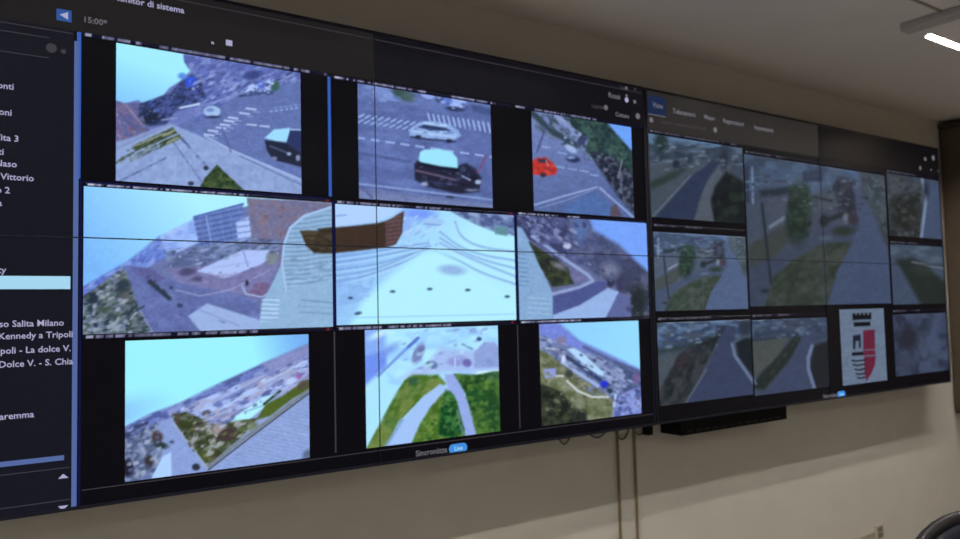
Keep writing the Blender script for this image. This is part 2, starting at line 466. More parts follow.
# ---- caption strips on the feeds: a dark line with tiny light lettering
def caption(feed, X0, X1, Z0, Z1, share, col=(182, 184, 222), seed=3, bg=(16, 16, 36), dotcol=(210, 215, 240)):
    p = Paint(X0, X1, Z0, Z1, .0028, bg, seed=seed)
    rng = np.random.RandomState(seed)
    u = (p.X-X0)/(X1-X0); v = (p.Z-Z0)/(Z1-Z0)
    cells = rng.rand(400); ci = (u*(X1-X0)/0.0075).astype(int)
    word = rng.rand(80); wi = (u*(X1-X0)/.047).astype(int)
    on = (cells[ci] > .2) & (word[wi] > .1) & (u < share) & (u > .03)
    band = np.exp(-((v-.5)/.28)**2)
    p.mix(on*band*(.45+.55*cells[ci]), col)
    p.mix(((p.X-X0) < .020)*((p.X-X0) > .006)*band, dotcol)
    o = p.build('caption_strip', M['pic'], feed, -.0011)
    return o

def curve(P, n=2):       # rounds a run of points
    for _ in range(n):
        Q = [P[0]]
        for (ax, ay), (bx, by) in zip(P[:-1], P[1:]):
            Q += [(.75*ax+.25*bx, .75*ay+.25*by), (.25*ax+.75*bx, .25*ay+.75*by)]
        P = Q+[P[-1]]
    return P

def feed(parent, p, label, gain=1.):
    p.finish(1., .05, .09) if parent is left else p.finish(.77*gain, .22, .08)
    o = p.build('camera_feed', M['pic'], parent, YF)
    o['label'] = label
    return o

# ---- left display: the nine camera pictures (4:3 pictures centred in wide tiles, the middle row full width)
ST = .0034
def back_tile(X0, X1, Z0, Z1):      # black surround of a narrow picture
    return plate('tile_background', left, X0, X1, Z0, Z1, M['void'])

# 1 junction with a dark car at the right edge
p = Paint(-1.966, -1.463, .829, 1.193, .0031, (112, 122, 186), seed=11)
p.poly([(116, 140), (172, 124), (232, 150), (304, 181), (304, 196), (116, 184)], (150, 165, 212))
p.poly([(176, 126), (205, 110), (240, 94), (302, 76), (304, 181), (232, 150), (205, 136)], (103, 116, 174))
p.poly([(182, 53), (302, 72), (302, 82), (242, 92), (215, 110), (196, 122), (186, 80)], (104, 114, 184), 1.5)
p.mottle([(182, 53), (302, 72), (302, 82), (242, 92), (215, 110), (196, 122), (186, 80)], [(88, 98, 166), (130, 140, 200)], 2.4, 2.6, -.5)
p.grad([(110, 40), (183, 54), (184, 62), (190, 71), (180, 81), (169, 88), (162, 97), (150, 101), (143, 103), (138, 100), (130, 102), (123, 104), (112, 99)],
       (135, 105), (140, 205, 255), (150, 65), (172, 241, 255), .9)
p.poly([(112, 100), (126, 104), (141, 103), (150, 130), (130, 138), (115, 142)], (112, 102, 150), 1.5)
p.mottle([(112, 100), (126, 104), (141, 103), (150, 130), (130, 138), (115, 142)], [(128, 104, 132), (92, 98, 152)], 3, 1.5, .6)
p.poly([(140, 104), (152, 100), (170, 93), (181, 82), (192, 74), (202, 84), (206, 98), (192, 106), (174, 112), (166, 124), (150, 126), (138, 118)], (62, 72, 126), 1.8)
p.mottle([(140, 104), (152, 100), (170, 93), (181, 82), (192, 74), (202, 84), (206, 98), (192, 106), (174, 112), (166, 124), (150, 126), (138, 118)], [(46, 56, 92), (78, 88, 152)], 2.6, 1.4, -.4)
p.ell(150, 117, 9, 8, (34, 42, 62), soft=2); p.ell(191, 82, 5.5, 5, (48, 84, 228), soft=1.5); p.ell(182, 76, 4, 3, (90, 140, 230), soft=1.5)
p.line([(180, 108), (199, 104)], (200, 212, 246), 2.2); p.line([(162, 120), (176, 118)], (150, 150, 200), 1.5)
p.line([(118, 148), (170, 124)], (138, 146, 190), 2.2)
for q in ([(133.7, 145.5), (173, 127), (177, 133), (135, 152)], [(129, 159), (156, 144), (158, 149), (131, 162)], [(159, 143), (179, 134), (182, 138), (160, 148)]):
    p.poly(q, (84, 94, 72)); p.mottle(q, [(52, 66, 40), (150, 152, 130)], 2.5, 3, -.45)
p.line([(116, 163), (133, 153)], (70, 82, 62), 3)
p.line([(120, 181), (166, 158)], (88, 98, 146), 1.6); p.line([(174, 143), (201, 181)], (98, 108, 160), 1.5); p.line([(182, 139), (209, 169)], (84, 92, 140), 2.6)
p.mottle([(116, 160), (172, 140), (304, 181), (304, 196), (116, 184)], [(138, 152, 202), (162, 178, 222)], 5, 1, 0, a=.6)
p.poly([(217, 165), (244, 190), (200, 187), (205, 178)], (58, 76, 48)); p.mottle([(217, 165), (244, 190), (200, 187), (205, 178)], [(38, 58, 32), (84, 96, 58)], 3)
p.ell(206, 168, 2.5, 2.5, (50, 58, 80)); p.ell(191, 183.5, 3, 2.2, (56, 62, 84))
p.line([(205, 136), (231, 150), (304, 181)], (172, 184, 228), 1.8); p.line([(240, 156), (304, 186)], (92, 102, 158), 1)
for x, y in ((209, 135), (213, 131), (221, 128), (225, 125), (229, 121), (233, 118), (244.5, 113.5), (251, 109)):
    p.line([(x-4.5, y-.6), (x+4.5, y+.6)], (192, 202, 242), 1.8)
    p.line([(x+3, y+2.6), (x+8, y+3.2)], (150, 162, 214), 1.2)
for x, y in ((252, 124.8), (265, 126.3)): p.line([(x-5, y-.4), (x+4, y+.4)], (190, 200, 240), 1.5)
p.line([(270, 111.5), (304, 107)], (150, 164, 220), 1.6, dash=(5, 3.2)); p.line([(274, 108), (304, 104)], (140, 154, 212), 1.3, dash=(5, 3.2))
p.ell(212, 111.5, 8.5, 5.5, (172, 196, 236)); p.ell(210, 110, 4, 2, (120, 140, 200)); p.ell(213, 117, 7, 1.4, (52, 60, 100))
p.line([(202, 106), (245, 92), (290, 76)], (140, 148, 206), 1.3); p.ell(253, 75, 9, 4, (60, 70, 128), -10, 1.5)
p.poly([(241, 91), (252, 84), (270, 79), (272, 87), (246, 92)], (186, 198, 248)); p.ell(261, 85, 3.5, 4, (86, 110, 220)); p.ell(275.5, 86, 4, 5, (58, 100, 82), soft=1.5)
p.line([(240, 96), (256, 94), (272, 93)], (64, 76, 118), 2.6); p.line([(278, 80), (292, 72)], (66, 78, 130), 2)
p.poly([(264.5, 138), (274, 129.5), (290, 128), (288, 142), (276, 141)], (166, 222, 250)); p.poly([(286.5, 142), (290, 130.5), (304, 130), (304, 156), (296, 152)], (44, 54, 100))
p.line([(291, 129.5), (304, 130)], (176, 200, 240), 1.2)
p.poly([(264.5, 140), (287, 143), (304, 156), (304, 168), (290, 164), (273, 160), (267, 151)], (34, 40, 62)); p.line([(270, 146), (290, 154)], (84, 92, 124), 1.5)
p.ell(289, 154, 2, 1.5, (170, 180, 210)); p.ell(298, 158, 2.2, 3, (150, 150, 180)); p.ell(274, 158.5, 3, 2, (120, 126, 160))
p.line([(222, 128), (231, 152)], (84, 94, 146), 1.2)
p.specks([(186, 70), (302, 76), (300, 82), (242, 92), (205, 108), (194, 96)], [(70, 78, 136), (160, 170, 226), (92, 102, 166)], 150, 1.3, 3.2, -28, .75)
p.specks([(140, 104), (170, 94), (192, 78), (206, 98), (174, 112), (160, 124), (140, 118)], [(34, 44, 74), (120, 130, 190), (70, 90, 190)], 70, 1.2, 2.4, -25, .7)
p.specks([(116, 101), (138, 105), (148, 128), (130, 136), (117, 140)], [(84, 90, 150), (146, 140, 186), (110, 84, 110)], 40, 1.3, 2.6, 35, .7)
p.line([(126, 105), (142, 124)], (150, 128, 160), 1.6); p.line([(118, 112), (136, 130)], (94, 88, 128), 1.6)
p.specks([(119, 150), (172, 126), (180, 140), (122, 166)], [(140, 146, 150), (70, 82, 60)], 40, 1., 4, -24, .55)
p.specks([(244, 88), (274, 79), (274, 95), (246, 96)], [(60, 70, 116), (206, 214, 250), (120, 132, 200)], 36, 1.2, 2, 0, .8)
F1 = feed(left, p, 'camera picture of a street junction with a dark car at its right edge')

# 2 white saloon and dark van on the junction
p = Paint(-1.276, -.769, .828, 1.190, ST, (96, 108, 166), seed=12)
p.poly([(350, 78), (395, 88), (422, 104), (405, 108), (356, 98)], (132, 150, 210), 2)
p.mottle([(350, 70), (495, 105), (495, 215), (350, 205)], [(88, 100, 156), (108, 122, 182)], 9, 3, .2, a=.8)
p.ell(405, 96, 11, 5.5, (72, 96, 98), 18, 1.6); p.ell(397, 92, 6, 3, (60, 80, 80), 18, 1.5)
p.ell(428, 95.5, 7, 3.5, (150, 166, 228), 12); p.ell(440, 100, 4, 3, (60, 76, 120)); p.ell(456, 102, 10, 5.5, (160, 180, 240), 8); p.ell(447, 101, 5, 4, (96, 120, 200))
p.ell(455, 109, 9, 2.2, (40, 48, 84), 6); p.poly([(470, 104), (495, 110), (495, 116), (474, 112)], (70, 82, 134), 1.5)
for k in range(9):
    x = 359+k*6.4; y = 115.5+k*.95
    p.line([(x, y+1.6), (x+4.5, y-.9)], (164, 182, 232), 1.7); p.line([(x-1, y+7), (x+4, y+4.4)], (158, 176, 228), 1.6)
for k in range(13):
    x = 428+k*5; y = 116+k*.75
    p.line([(x, y-2), (x+2.2, y+5.5+k*.15)], (168, 186, 236), 1.7)
p.line([(356, 137.5), (492, 157)], (166, 182, 232), 1.8, dash=(15, 9))
p.line([(352, 152), (410, 162)], (78, 88, 140), 2.5, 1.5)
p.poly([(409, 131), (413, 126), (420, 122), (432, 121), (448, 124), (458, 130), (461, 136), (453, 141), (420, 138), (410, 136)], (150, 174, 226), 1.2)
p.poly([(418, 127), (424, 124.5), (446, 128), (452, 131), (430, 130.5)], (46, 58, 100)); p.line([(424, 122.8), (446, 125.6)], (186, 210, 246), 2)
p.line([(411, 137), (430, 139.5), (455, 141.5)], (64, 70, 108), 2.2); p.ell(418, 137, 3, 2, (40, 44, 70)); p.ell(449, 141, 3, 2, (40, 44, 70)); p.line([(412, 131), (455, 137)], (184, 204, 242), 1.6)
p.poly([(414, 164), (420, 158), (457, 166), (466, 163), (476, 169), (481, 178), (479, 192), (458, 194), (428, 187), (415, 180)], (38, 38, 60), 1.1)
p.poly([(418.5, 160), (420, 152), (424, 149.6), (440, 149), (452, 152), (457, 158), (458, 169), (440, 167), (421, 163)], (166, 232, 250), 1.)
p.line([(416, 170.5), (440, 176), (456, 180)], (112, 88, 120), 1.8); p.ell(425, 184, 4, 2, (160, 164, 200)); p.ell(478, 182, 3, 2.2, (176, 184, 224)); p.line([(462, 176), (470, 180)], (150, 156, 200), 1.5)
p.ell(463, 169, 3, 3, (58, 66, 104)); p.ell(472, 190, 6, 1.5, (120, 124, 160)); p.ell(450, 197, 4, 3, (58, 62, 92)); p.line([(470, 166), (482, 178)], (60, 64, 100), 1)
p.line([(356, 183.5), (420, 191), (494, 200)], (142, 158, 208), 1.8); p.poly([(356, 188), (420, 195), (494, 204), (494, 212), (356, 204)], (122, 130, 176), 1.2)
p.line([(362, 187), (372, 198)], (90, 96, 140), 2); p.line([(486, 156), (478, 172)], (140, 70, 110), 1.5); p.line([(360, 190), (494, 205)], (104, 112, 160), 1.2)
p.specks([(418, 160), (462, 168), (480, 178), (478, 190), (430, 186), (416, 178)], [(70, 70, 100), (22, 22, 42), (90, 84, 116)], 40, 1.2, 2.4, 12, .7)
p.line([(421, 164), (440, 168), (458, 170)], (24, 28, 48), 3.5, 1.); p.specks([(412, 127), (458, 132), (456, 140), (412, 137)], [(110, 128, 186), (190, 210, 246), (80, 90, 140)], 26, 1., 2.6, 8, .7)
p.specks([(428, 92), (468, 103), (468, 112), (430, 104)], [(60, 72, 124), (176, 192, 244)], 24, 1.3, 2, 10, .7); p.specks([(362, 84), (424, 98), (424, 108), (362, 104)], [(146, 162, 218), (112, 126, 186)], 24, 1.3, 4, 12, .6)
p.specks([(356, 110), (492, 126), (492, 210), (356, 200)], [(88, 100, 156), (122, 136, 194)], 60, 1.2, 4, 8, .35)
F2 = feed(left, p, 'camera picture of a white car and a dark van at a crossing')

# 3 red car and trees
p = Paint(-.586, -.080, .829, 1.193, .0038, (104, 118, 172), seed=13)
p.grad([(525, 105), (640, 125), (640, 225), (525, 215)], (560, 120), (118, 130, 182), (575, 212), (88, 102, 154))
p.mottle([(530, 108), (575, 115), (600, 160), (585, 160), (535, 128)], [(58, 72, 84), (120, 130, 166)], 4, 2, .7)
p.line([(533, 114), (552, 132), (578, 146)], (52, 66, 78), 5, 1.5); p.line([(556, 116), (572, 129), (587, 142)], (136, 146, 192), 5, 1.)
T3 = [(566, 112), (606, 122), (618, 136), (636, 152), (636, 192), (624, 190), (614, 176), (598, 164), (586, 150), (588, 140), (572, 126)]
p.poly(T3, (48, 72, 74), 1.5); p.mottle(T3, [(34, 50, 52), (62, 90, 80)], 4)
p.poly([(590, 152), (606, 152), (634, 176), (634, 214), (618, 196), (600, 170)], (44, 50, 70), 2); p.mottle([(590, 152), (606, 152), (634, 176), (634, 214), (618, 196), (600, 170)], [(30, 34, 50), (96, 98, 116)], 3)
p.poly([(607, 122), (640, 126), (640, 156), (630, 149), (619, 136)], (112, 162, 246), 1.2)
p.ell(571, 149, 7, 3, (166, 180, 224), 30); p.ell(573, 159, 7, 3.5, (44, 52, 86), 8); p.ell(571, 157.5, 4, 1.5, (140, 156, 208)); p.ell(582, 140, 4, 6, (60, 66, 104), 30)
for x, y in ((546, 147), (562, 153), (560, 167), (572, 169), (584, 171), (594, 175)): p.line([(x-4, y-.5), (x+4, y+.8)], (150, 164, 212), 1.3)
p.line([(545, 128), (537, 152)], (70, 80, 128), 1.6)
p.poly([(530, 163), (536, 158), (546, 157), (553, 163), (557.5, 169), (556, 174.5), (545, 176), (530, 174)], (204, 50, 44)); p.poly([(537, 159), (546, 158.5), (549, 163), (539, 163)], (60, 50, 70)); p.ell(543, 175, 3, 2.4, (60, 44, 58)); p.line([(545, 168), (554, 171)], (150, 40, 50), 1.5); p.line([(546, 160), (548, 166)], (220, 150, 150), 1)
p.line([(534, 205), (566, 195.5), (597, 187)], (158, 172, 218), 1.6); p.line([(540, 208), (570, 199), (592, 190)], (128, 142, 194), 1.2); p.line([(600, 188), (634, 218)], (150, 162, 208), 2)
p.poly([(563, 208), (594, 191), (611, 207), (609, 217), (566, 214)], (82, 108, 166), 1.); p.poly([(611, 207), (616, 204), (622, 216), (610, 217)], (92, 76, 90), 1.)
p.specks([(534, 112), (580, 118), (600, 160), (586, 156), (545, 130)], [(60, 72, 92), (160, 170, 206), (90, 104, 130)], 46, 1.3, 3, 38, .75)
p.specks([(590, 150), (634, 178), (634, 214), (602, 172)], [(28, 32, 46), (120, 124, 150), (76, 70, 84)], 60, 1.4, 2, 40, .75); p.specks([(572, 114), (606, 122), (634, 152), (630, 182), (590, 148)], [(32, 50, 48), (76, 102, 92)], 60, 1.7, 1.6, 30, .6)
p.specks([(534, 160), (556, 164), (556, 174), (534, 174)], [(150, 34, 38), (226, 96, 84)], 14, 1., 2, 10, .6); p.line([(618, 178), (622, 160)], (130, 130, 150), 1.2)
F3 = feed(left, p, 'camera picture of a red car on a road lined with trees')

# 4 wide picture with pale sky and curved steps
p = Paint(-2.040, -1.368, .434, .809, .0034, (112, 118, 168), seed=14)
p.grad([(75, 180), (335, 195), (335, 215), (248, 206), (200, 219), (160, 240), (127, 264), (75, 292)], (100, 275), (128, 186, 250), (200, 205), (184, 244, 255))
H4 = [(75, 292), (100, 277), (127, 262), (160, 236), (168, 256), (132, 276), (100, 290), (75, 304)]
p.poly(H4, (112, 134, 214), 2); p.mottle(H4, [(92, 108, 192), (144, 162, 226)], 4, 2, -.5)
p.poly([(160, 236), (194, 219), (200, 242), (168, 256)], (162, 188, 248), 1.2); p.mottle([(160, 236), (194, 219), (200, 242), (168, 256)], [(130, 152, 226), (180, 204, 252)], 4, 2, -.3, a=.6)
B4 = [(193, 218), (243, 205), (245, 240), (200, 248)]
p.poly(B4, (108, 126, 190), 1.); p.stripes(B4, (76, 92, 152), 5.2, .5, -12, a=.8); p.line([(206, 216), (212, 246)], (140, 160, 222), 1.6); p.stripes(B4, (132, 150, 214), 10, .2, -102, a=.5); p.line([(194, 217), (243, 204)], (80, 98, 180), 2)
p.poly([(236, 222), (250, 216), (253, 240), (238, 242)], (184, 200, 248), 1.2); p.stripes([(236, 222), (250, 216), (253, 240), (238, 242)], (110, 130, 200), 6, .4, -8, a=.8)
R4 = [(247, 198), (335, 202), (335, 207), (304, 217), (288, 232), (282, 262), (262, 264), (252, 240)]
p.poly(R4, (124, 118, 152), 1.2); p.mottle(R4, [(130, 114, 136), (116, 112, 150)], 3.4, 1.4, .9)
p.mottle([(165, 250), (250, 238), (282, 240), (282, 255), (200, 270), (168, 268)], [(88, 100, 140), (128, 142, 186)], 4, 3, -.15)
p.poly([(168, 268), (200, 266), (240, 262), (281, 262), (266, 290), (255, 298), (215, 290), (180, 286)], (128, 122, 170), 1.5)
p.poly([(196, 271), (243, 250), (268, 250), (272, 256), (262, 264), (226, 278)], (184, 196, 246), 1.); p.line([(243, 251), (248, 266)], (140, 146, 200), 1.3); p.line([(212, 268), (250, 262)], (160, 172, 226), 1)
p.ell(187, 272, 9, 4, (84, 78, 118), -8, 1.5); p.ell(198, 279, 6, 2.5, (80, 76, 112), 0, 1.2); p.ell(272, 258, 6, 7, (132, 138, 146), 20, 1.5)
p.poly([(124, 266), (140, 270), (176, 282), (215, 291), (256, 298), (263, 322), (200, 334), (150, 335)], (104, 112, 170), 1.2); p.mottle([(124, 266), (176, 282), (256, 298), (263, 322), (150, 335)], [(96, 104, 160), (116, 124, 182)], 8, 2, .4, a=.6)
p.line([(176, 290), (200, 296), (230, 290), (270, 270)], (156, 154, 200), 1.2)
p.poly([(128, 266), (150, 268), (165, 278), (150, 284)], (100, 96, 152), 1.5); p.line([(150, 282), (160, 290), (169, 298)], (46, 56, 72), 5, 1.3); p.ell(180, 305, 3, 2.5, (60, 68, 100)); p.ell(171, 288, 2, 2, (60, 66, 104))
L4 = [(78, 300), (104, 282), (124, 267), (132, 290), (140, 310), (153, 335), (78, 337)]
p.poly(L4, (118, 128, 158), 1.2); p.mottle(L4, [(40, 54, 60), (160, 164, 176)], 3.4, 1.5, -.3, sharp=7); p.mottle(L4, [(84, 92, 96)], 6, 1.4, -.4, a=.6)
p.ell(92, 298, 7, 6, (42, 52, 68), soft=1.5); p.ell(124, 286, 7, 7, (52, 62, 74), soft=1.5); p.ell(128, 297, 6, 6, (92, 92, 92), soft=1.5); p.line([(139, 309), (153, 333)], (136, 146, 182), 1.6); p.line([(126, 318), (144, 306)], (60, 70, 90), 2)
p.poly([(188, 316), (207, 303.5), (263, 321), (262, 330), (201, 332)], (164, 180, 226), 1.); p.line([(200, 310), (240, 326)], (136, 148, 204), 1)
p.poly([(246, 294), (258, 282), (270, 284), (268, 296), (254, 298)], (124, 98, 138), 1.5); p.line([(242, 286), (246, 294), (262, 297), (271, 292)], (176, 190, 230), 1.4); p.ell(247, 283, 1.8, 3, (50, 50, 80))
S4 = [(335, 206), (304, 215), (290, 226), (284, 242), (282, 262), (274, 280), (262, 302), (258, 332), (340, 332)]
p.poly(S4, (152, 182, 214), 1.); p.stripes([(288, 234), (300, 220), (336, 208), (336, 278), (284, 290), (283, 262)], (108, 134, 174), 4.6, .5, -5, a=.6, curve=.7)
p.line([(334, 206), (304, 216), (290, 228), (284, 244), (282, 264), (286, 290)], (176, 200, 240), 2)
p.line([(300, 300), (336, 303)], (118, 146, 180), 1.3); p.line([(300, 312), (336, 314)], (126, 152, 186), 1.2); p.line([(298, 306), (336, 308)], (136, 162, 194), 1)
p.stripes([(262, 298), (280, 298), (278, 320), (260, 322)], (196, 214, 248), 4.4, .5, 2)
p.poly([(300, 231), (318, 231), (340, 226), (340, 254), (314, 253), (306, 246)], (66, 54, 40), .9); p.mottle([(300, 231), (340, 226), (340, 254), (314, 253)], [(52, 42, 32), (84, 70, 52)], 4, 2)
p.specks([(80, 300), (124, 270), (140, 310), (152, 333), (82, 334)], [(44, 56, 62), (170, 174, 190), (100, 108, 120), (70, 90, 70)], 150, 1.7, 2.2, -22, .75)
p.specks([(168, 252), (250, 238), (282, 240), (284, 258), (262, 252), (198, 268), (170, 268)], [(72, 82, 120), (160, 172, 210), (110, 124, 150)], 110, 1.4, 3, -14, .7)
p.specks([(252, 202), (330, 205), (300, 217), (284, 236), (280, 260), (256, 240)], [(104, 90, 124), (150, 136, 168), (150, 104, 112)], 60, 1.6, 2, 60, .6)
p.specks([(90, 288), (127, 264), (160, 240), (168, 256), (132, 274)], [(92, 110, 186), (150, 170, 232)], 60, 1.4, 2.4, -30, .6)
p.specks([(286, 257), (334, 257), (334, 280), (286, 288)], [(120, 146, 182), (176, 204, 230)], 60, 1.2, 5, -5, .5); p.specks([(140, 272), (165, 282), (182, 304), (160, 292)], [(52, 62, 84), (120, 122, 170)], 24, 1.5, 2.4, 45, .7)
p.specks([(130, 270), (256, 300), (262, 320), (150, 332)], [(94, 100, 158), (128, 134, 190)], 50, 1.3, 4, 20, .4); p.specks([(172, 270), (262, 264), (262, 290), (190, 284)], [(150, 138, 180), (104, 98, 142)], 40, 1.4, 3, -5, .5)
F4 = feed(left, p, 'wide camera picture of pale sky, buildings and curved pale steps')

# 5 bright square with a brown roof
p = Paint(-1.356, -.679, .438, .806, .0036, (176, 218, 250), seed=15)
p.grad([(325, 195), (525, 205), (525, 330), (325, 335)], (345, 250), (148, 186, 242), (440, 300), (188, 240, 255))
p.poly([(330, 200), (404, 206), (402, 212), (377, 222), (330, 228)], (186, 212, 252), 1.2); p.line([(336, 216), (346, 215)], (120, 150, 220), 1.2)
p.ell(418, 214, 16, 6, (124, 156, 246), 0, 3); p.ell(406, 225, 6, 10, (150, 180, 244), 0, 3)
ARC = ([(336, 257), (362, 254), (396, 248), (414, 245), (428, 243)], [(336, 262.6), (365, 258.8), (402, 251.3), (415, 248.8), (430, 246)], [(336, 270), (380, 264), (407, 255), (428, 249)],
       [(336, 276), (366, 272), (392, 263), (412, 254)], [(336, 282), (360, 277.6), (380, 271), (405, 262), (420, 254)],
       [(455, 222), (460, 237), (480, 247.6), (518, 252)], [(440, 232), (457.7, 246), (480, 255), (518, 261)], [(440, 238), (462, 252), (486, 261), (518, 269)], [(440, 243), (467.7, 257.6), (518, 277.5)], [(435, 251), (460, 261), (480, 272.6), (518, 285)])
for q in ARC:
    q = curve(q)
    p.line(q, (122, 154, 214), 1.8, 1.1, .75); p.line([(x, y+2.4) for x, y in q], (196, 226, 255), 1.4, .9, .6)
p.specks([(404, 214), (440, 216), (446, 246), (398, 246)], [(150, 178, 236), (196, 224, 255)], 50, 1.2, 4, -35, .6)
p.specks([(447, 208), (518, 212), (518, 234), (476, 222)], [(58, 68, 108), (170, 184, 220)], 60, 1.4, 2)
p.poly([(350, 326), (362, 302), (390, 276), (420, 254), (438, 250), (470, 272), (500, 288), (518, 294), (518, 326)], (190, 244, 255), 4)
p.mottle([(336, 280), (375, 268), (370, 300), (338, 306)], [(140, 176, 232)], 5, 2, a=.6)
p.ell(452, 270, 13, 5, (156, 186, 228), 5, 2); p.line([(338, 318), (514, 314)], (166, 208, 246), 1.2)
U5 = [(446, 208), (518, 212), (518, 236), (496, 232), (476, 224), (460, 216)]
p.poly(U5, (112, 128, 176), 1.8); p.mottle(U5, [(76, 88, 134), (156, 170, 210)], 4, 2, .3); p.poly([(494, 226), (508, 227), (507, 236), (495, 234)], (104, 146, 158), 1.)
p.ell(433, 222, 11, 4, (170, 202, 244)); p.line([(424, 224), (440, 225)], (126, 156, 220), 1.3)
p.poly([(328, 228), (352, 226), (378, 223), (393, 219), (401, 213), (404, 211), (402, 233), (396, 244), (388, 247), (370, 249.5), (328, 254)], (66, 48, 38), .9)
p.poly([(385, 222), (402, 212), (401, 233), (394, 245), (386, 246)], (104, 74, 76), 1.); p.stripes([(385, 222), (402, 212), (401, 233), (394, 245), (386, 246)], (70, 50, 52), 4, .5, -8, a=.6)
for x, y in ((350.5, 298), (392.6, 291.6), (429.6, 289), (467.7, 290), (507.2, 296.6)): p.ell(x, y, 2.4, 1.3, (50, 72, 112))
p.ell(358, 313.3, 3.6, 1.6, (70, 92, 130), -10)
F5 = feed(left, p, 'camera picture of a bright empty square with a brown roof')

# 6 road bend, steps and hazy trees
p = Paint(-.664, -.012, .437, .810, .0040, (106, 108, 150), seed=16)
U6 = [(512, 208), (590, 214), (580, 240), (600, 268), (560, 262), (530, 240), (512, 225)]
p.poly(U6, (84, 86, 132), 1.5); p.mottle(U6, [(58, 60, 98), (134, 136, 178)], 4, 1.8, .6)
T6 = [(568, 216), (588, 218), (592, 228), (618, 243), (640, 262), (656, 280), (656, 322), (628, 322), (626, 296), (612, 282), (598, 276), (578, 258), (568, 244)]
p.grad(T6, (585, 235), (88, 96, 146), (642, 312), (44, 48, 56), 2.5); p.mottle(T6, [(70, 70, 104), (108, 108, 140)], 6, 1.3, .6, a=.6); p.ell(580, 228, 8, 12, (92, 112, 164), 0, 3); p.ell(638, 300, 7, 16, (38, 44, 46), 0, 3); p.ell(620, 284, 3, 10, (62, 56, 88), 0, 2); p.ell(610, 270, 9, 7, (122, 122, 152), 20, 4); p.ell(610, 283, 4, 4, (50, 50, 78), 0, 1.5)
p.poly([(588, 216), (656, 218), (656, 279), (636, 261), (618, 244), (594, 230)], (124, 164, 250), 2.2)
p.ell(567, 246, 4, 3, (196, 190, 224)); p.ell(556, 232, 3, 4, (130, 132, 176)); p.mottle([(520, 216), (560, 222), (545, 236), (522, 232)], [(60, 64, 104), (120, 126, 170)], 4)
p.poly([(510, 224), (522, 228), (532, 246), (541, 267), (553, 294), (553, 324), (510, 324)], (140, 170, 208), 1.); p.stripes([(510, 240), (526, 252), (530, 285), (510, 290)], (106, 138, 188), 4.5, .45, 6, a=.8); p.stripes([(528, 296), (551, 296), (551, 316), (528, 318)], (166, 190, 222), 5, .4, 4)
p.poly([(529, 242), (545, 252), (568, 268), (574, 284), (552, 287), (541, 268)], (50, 56, 44), 1.1); p.mottle([(529, 242), (545, 252), (568, 268), (574, 284), (552, 287), (541, 268)], [(66, 74, 48), (40, 42, 40)], 5); p.ell(559, 266, 7, 2.6, (124, 120, 130), 22, 1.6); p.ell(577, 277, 7, 4, (120, 112, 158), 25, 1.5)
p.line([(532, 236), (560, 256), (588, 275), (593, 281), (580, 287), (553, 294)], (152, 162, 206), 3.4, .9)
p.poly([(553, 296), (580, 289), (595, 282), (608, 281), (604, 290), (580, 305), (553, 315)], (80, 86, 144), .9)
p.poly([(553, 315), (580, 305), (608, 288), (619, 292), (604, 322), (553, 322)], (158, 180, 228), .9); p.poly([(619, 292), (604, 322), (632, 322), (630, 296)], (98, 102, 152), 1.2)
p.specks([(514, 212), (590, 218), (578, 244), (600, 268), (560, 258), (524, 234)], [(56, 58, 96), (150, 152, 190), (96, 98, 146)], 90, 1.6, 2.6, 32, .7)
p.specks([(576, 250), (600, 262), (636, 290), (648, 316), (628, 312), (600, 278)], [(50, 50, 76), (126, 126, 154), (70, 66, 100)], 60, 2., 1.6, 50, .5); p.specks([(534, 246), (566, 268), (572, 284), (552, 286)], [(64, 72, 46), (38, 42, 38), (96, 94, 84)], 36, 1.5, 2, 25, .6)
F6 = feed(left, p, 'camera picture of a road bend with dark grass and hazy trees')

# 7 town and coast under cyan sky
p = Paint(-1.942, -1.446, .055, .414, .0032, (150, 162, 212), seed=17)
p.grad([(118, 336), (314, 326), (314, 346), (250, 372), (210, 389), (180, 403), (150, 414), (118, 430)], (300, 345), (124, 178, 244), (255, 358), (166, 246, 255))
p.grad([(118, 400), (200, 380), (200, 395), (150, 414), (118, 430)], (130, 424), (146, 200, 255), (165, 385), (166, 246, 255), 8)
H7 = [(118, 431), (150, 414), (180, 403), (212, 387), (262, 364), (314, 342), (314, 356), (240, 385), (185, 410), (118, 444)]
p.poly(H7, (118, 128, 196), 2); p.mottle(H7, [(84, 94, 156), (150, 156, 208)], 3, 3, -.4); p.poly([(262, 364), (314, 342), (314, 354), (270, 372)], (142, 142, 192), 2.5)
C7 = [(180, 408), (240, 384), (314, 354), (314, 382), (270, 398), (236, 420), (214, 434), (184, 418)]
p.poly(C7, (168, 180, 232), 1.5); p.mottle(C7, [(104, 112, 176), (186, 200, 248)], 3, 3, -.42, sharp=7); p.mottle(C7, [(166, 160, 196)], 5, 4, -.5, a=.6); p.line([(216, 412), (262, 384), (312, 358)], (196, 210, 250), 1.4); p.line([(214, 404), (255, 383), (310, 352)], (128, 136, 194), 1.6)
p.poly([(229, 421), (262, 398), (276, 393), (268, 404), (240, 427)], (186, 246, 250), 1.); p.line([(244, 412), (268, 404)], (140, 170, 214), 1.2)
G7_ = [(172, 414), (186, 412), (214, 424), (244, 420), (258, 418), (240, 438), (206, 468), (190, 450), (176, 430)]
p.poly(G7_, (104, 108, 90), 1.2); p.mottle(G7_, [(62, 72, 44), (164, 160, 160)], 3.6, 1.6, -.4, sharp=7); p.mottle(G7_, [(54, 58, 36)], 5, a=.7)
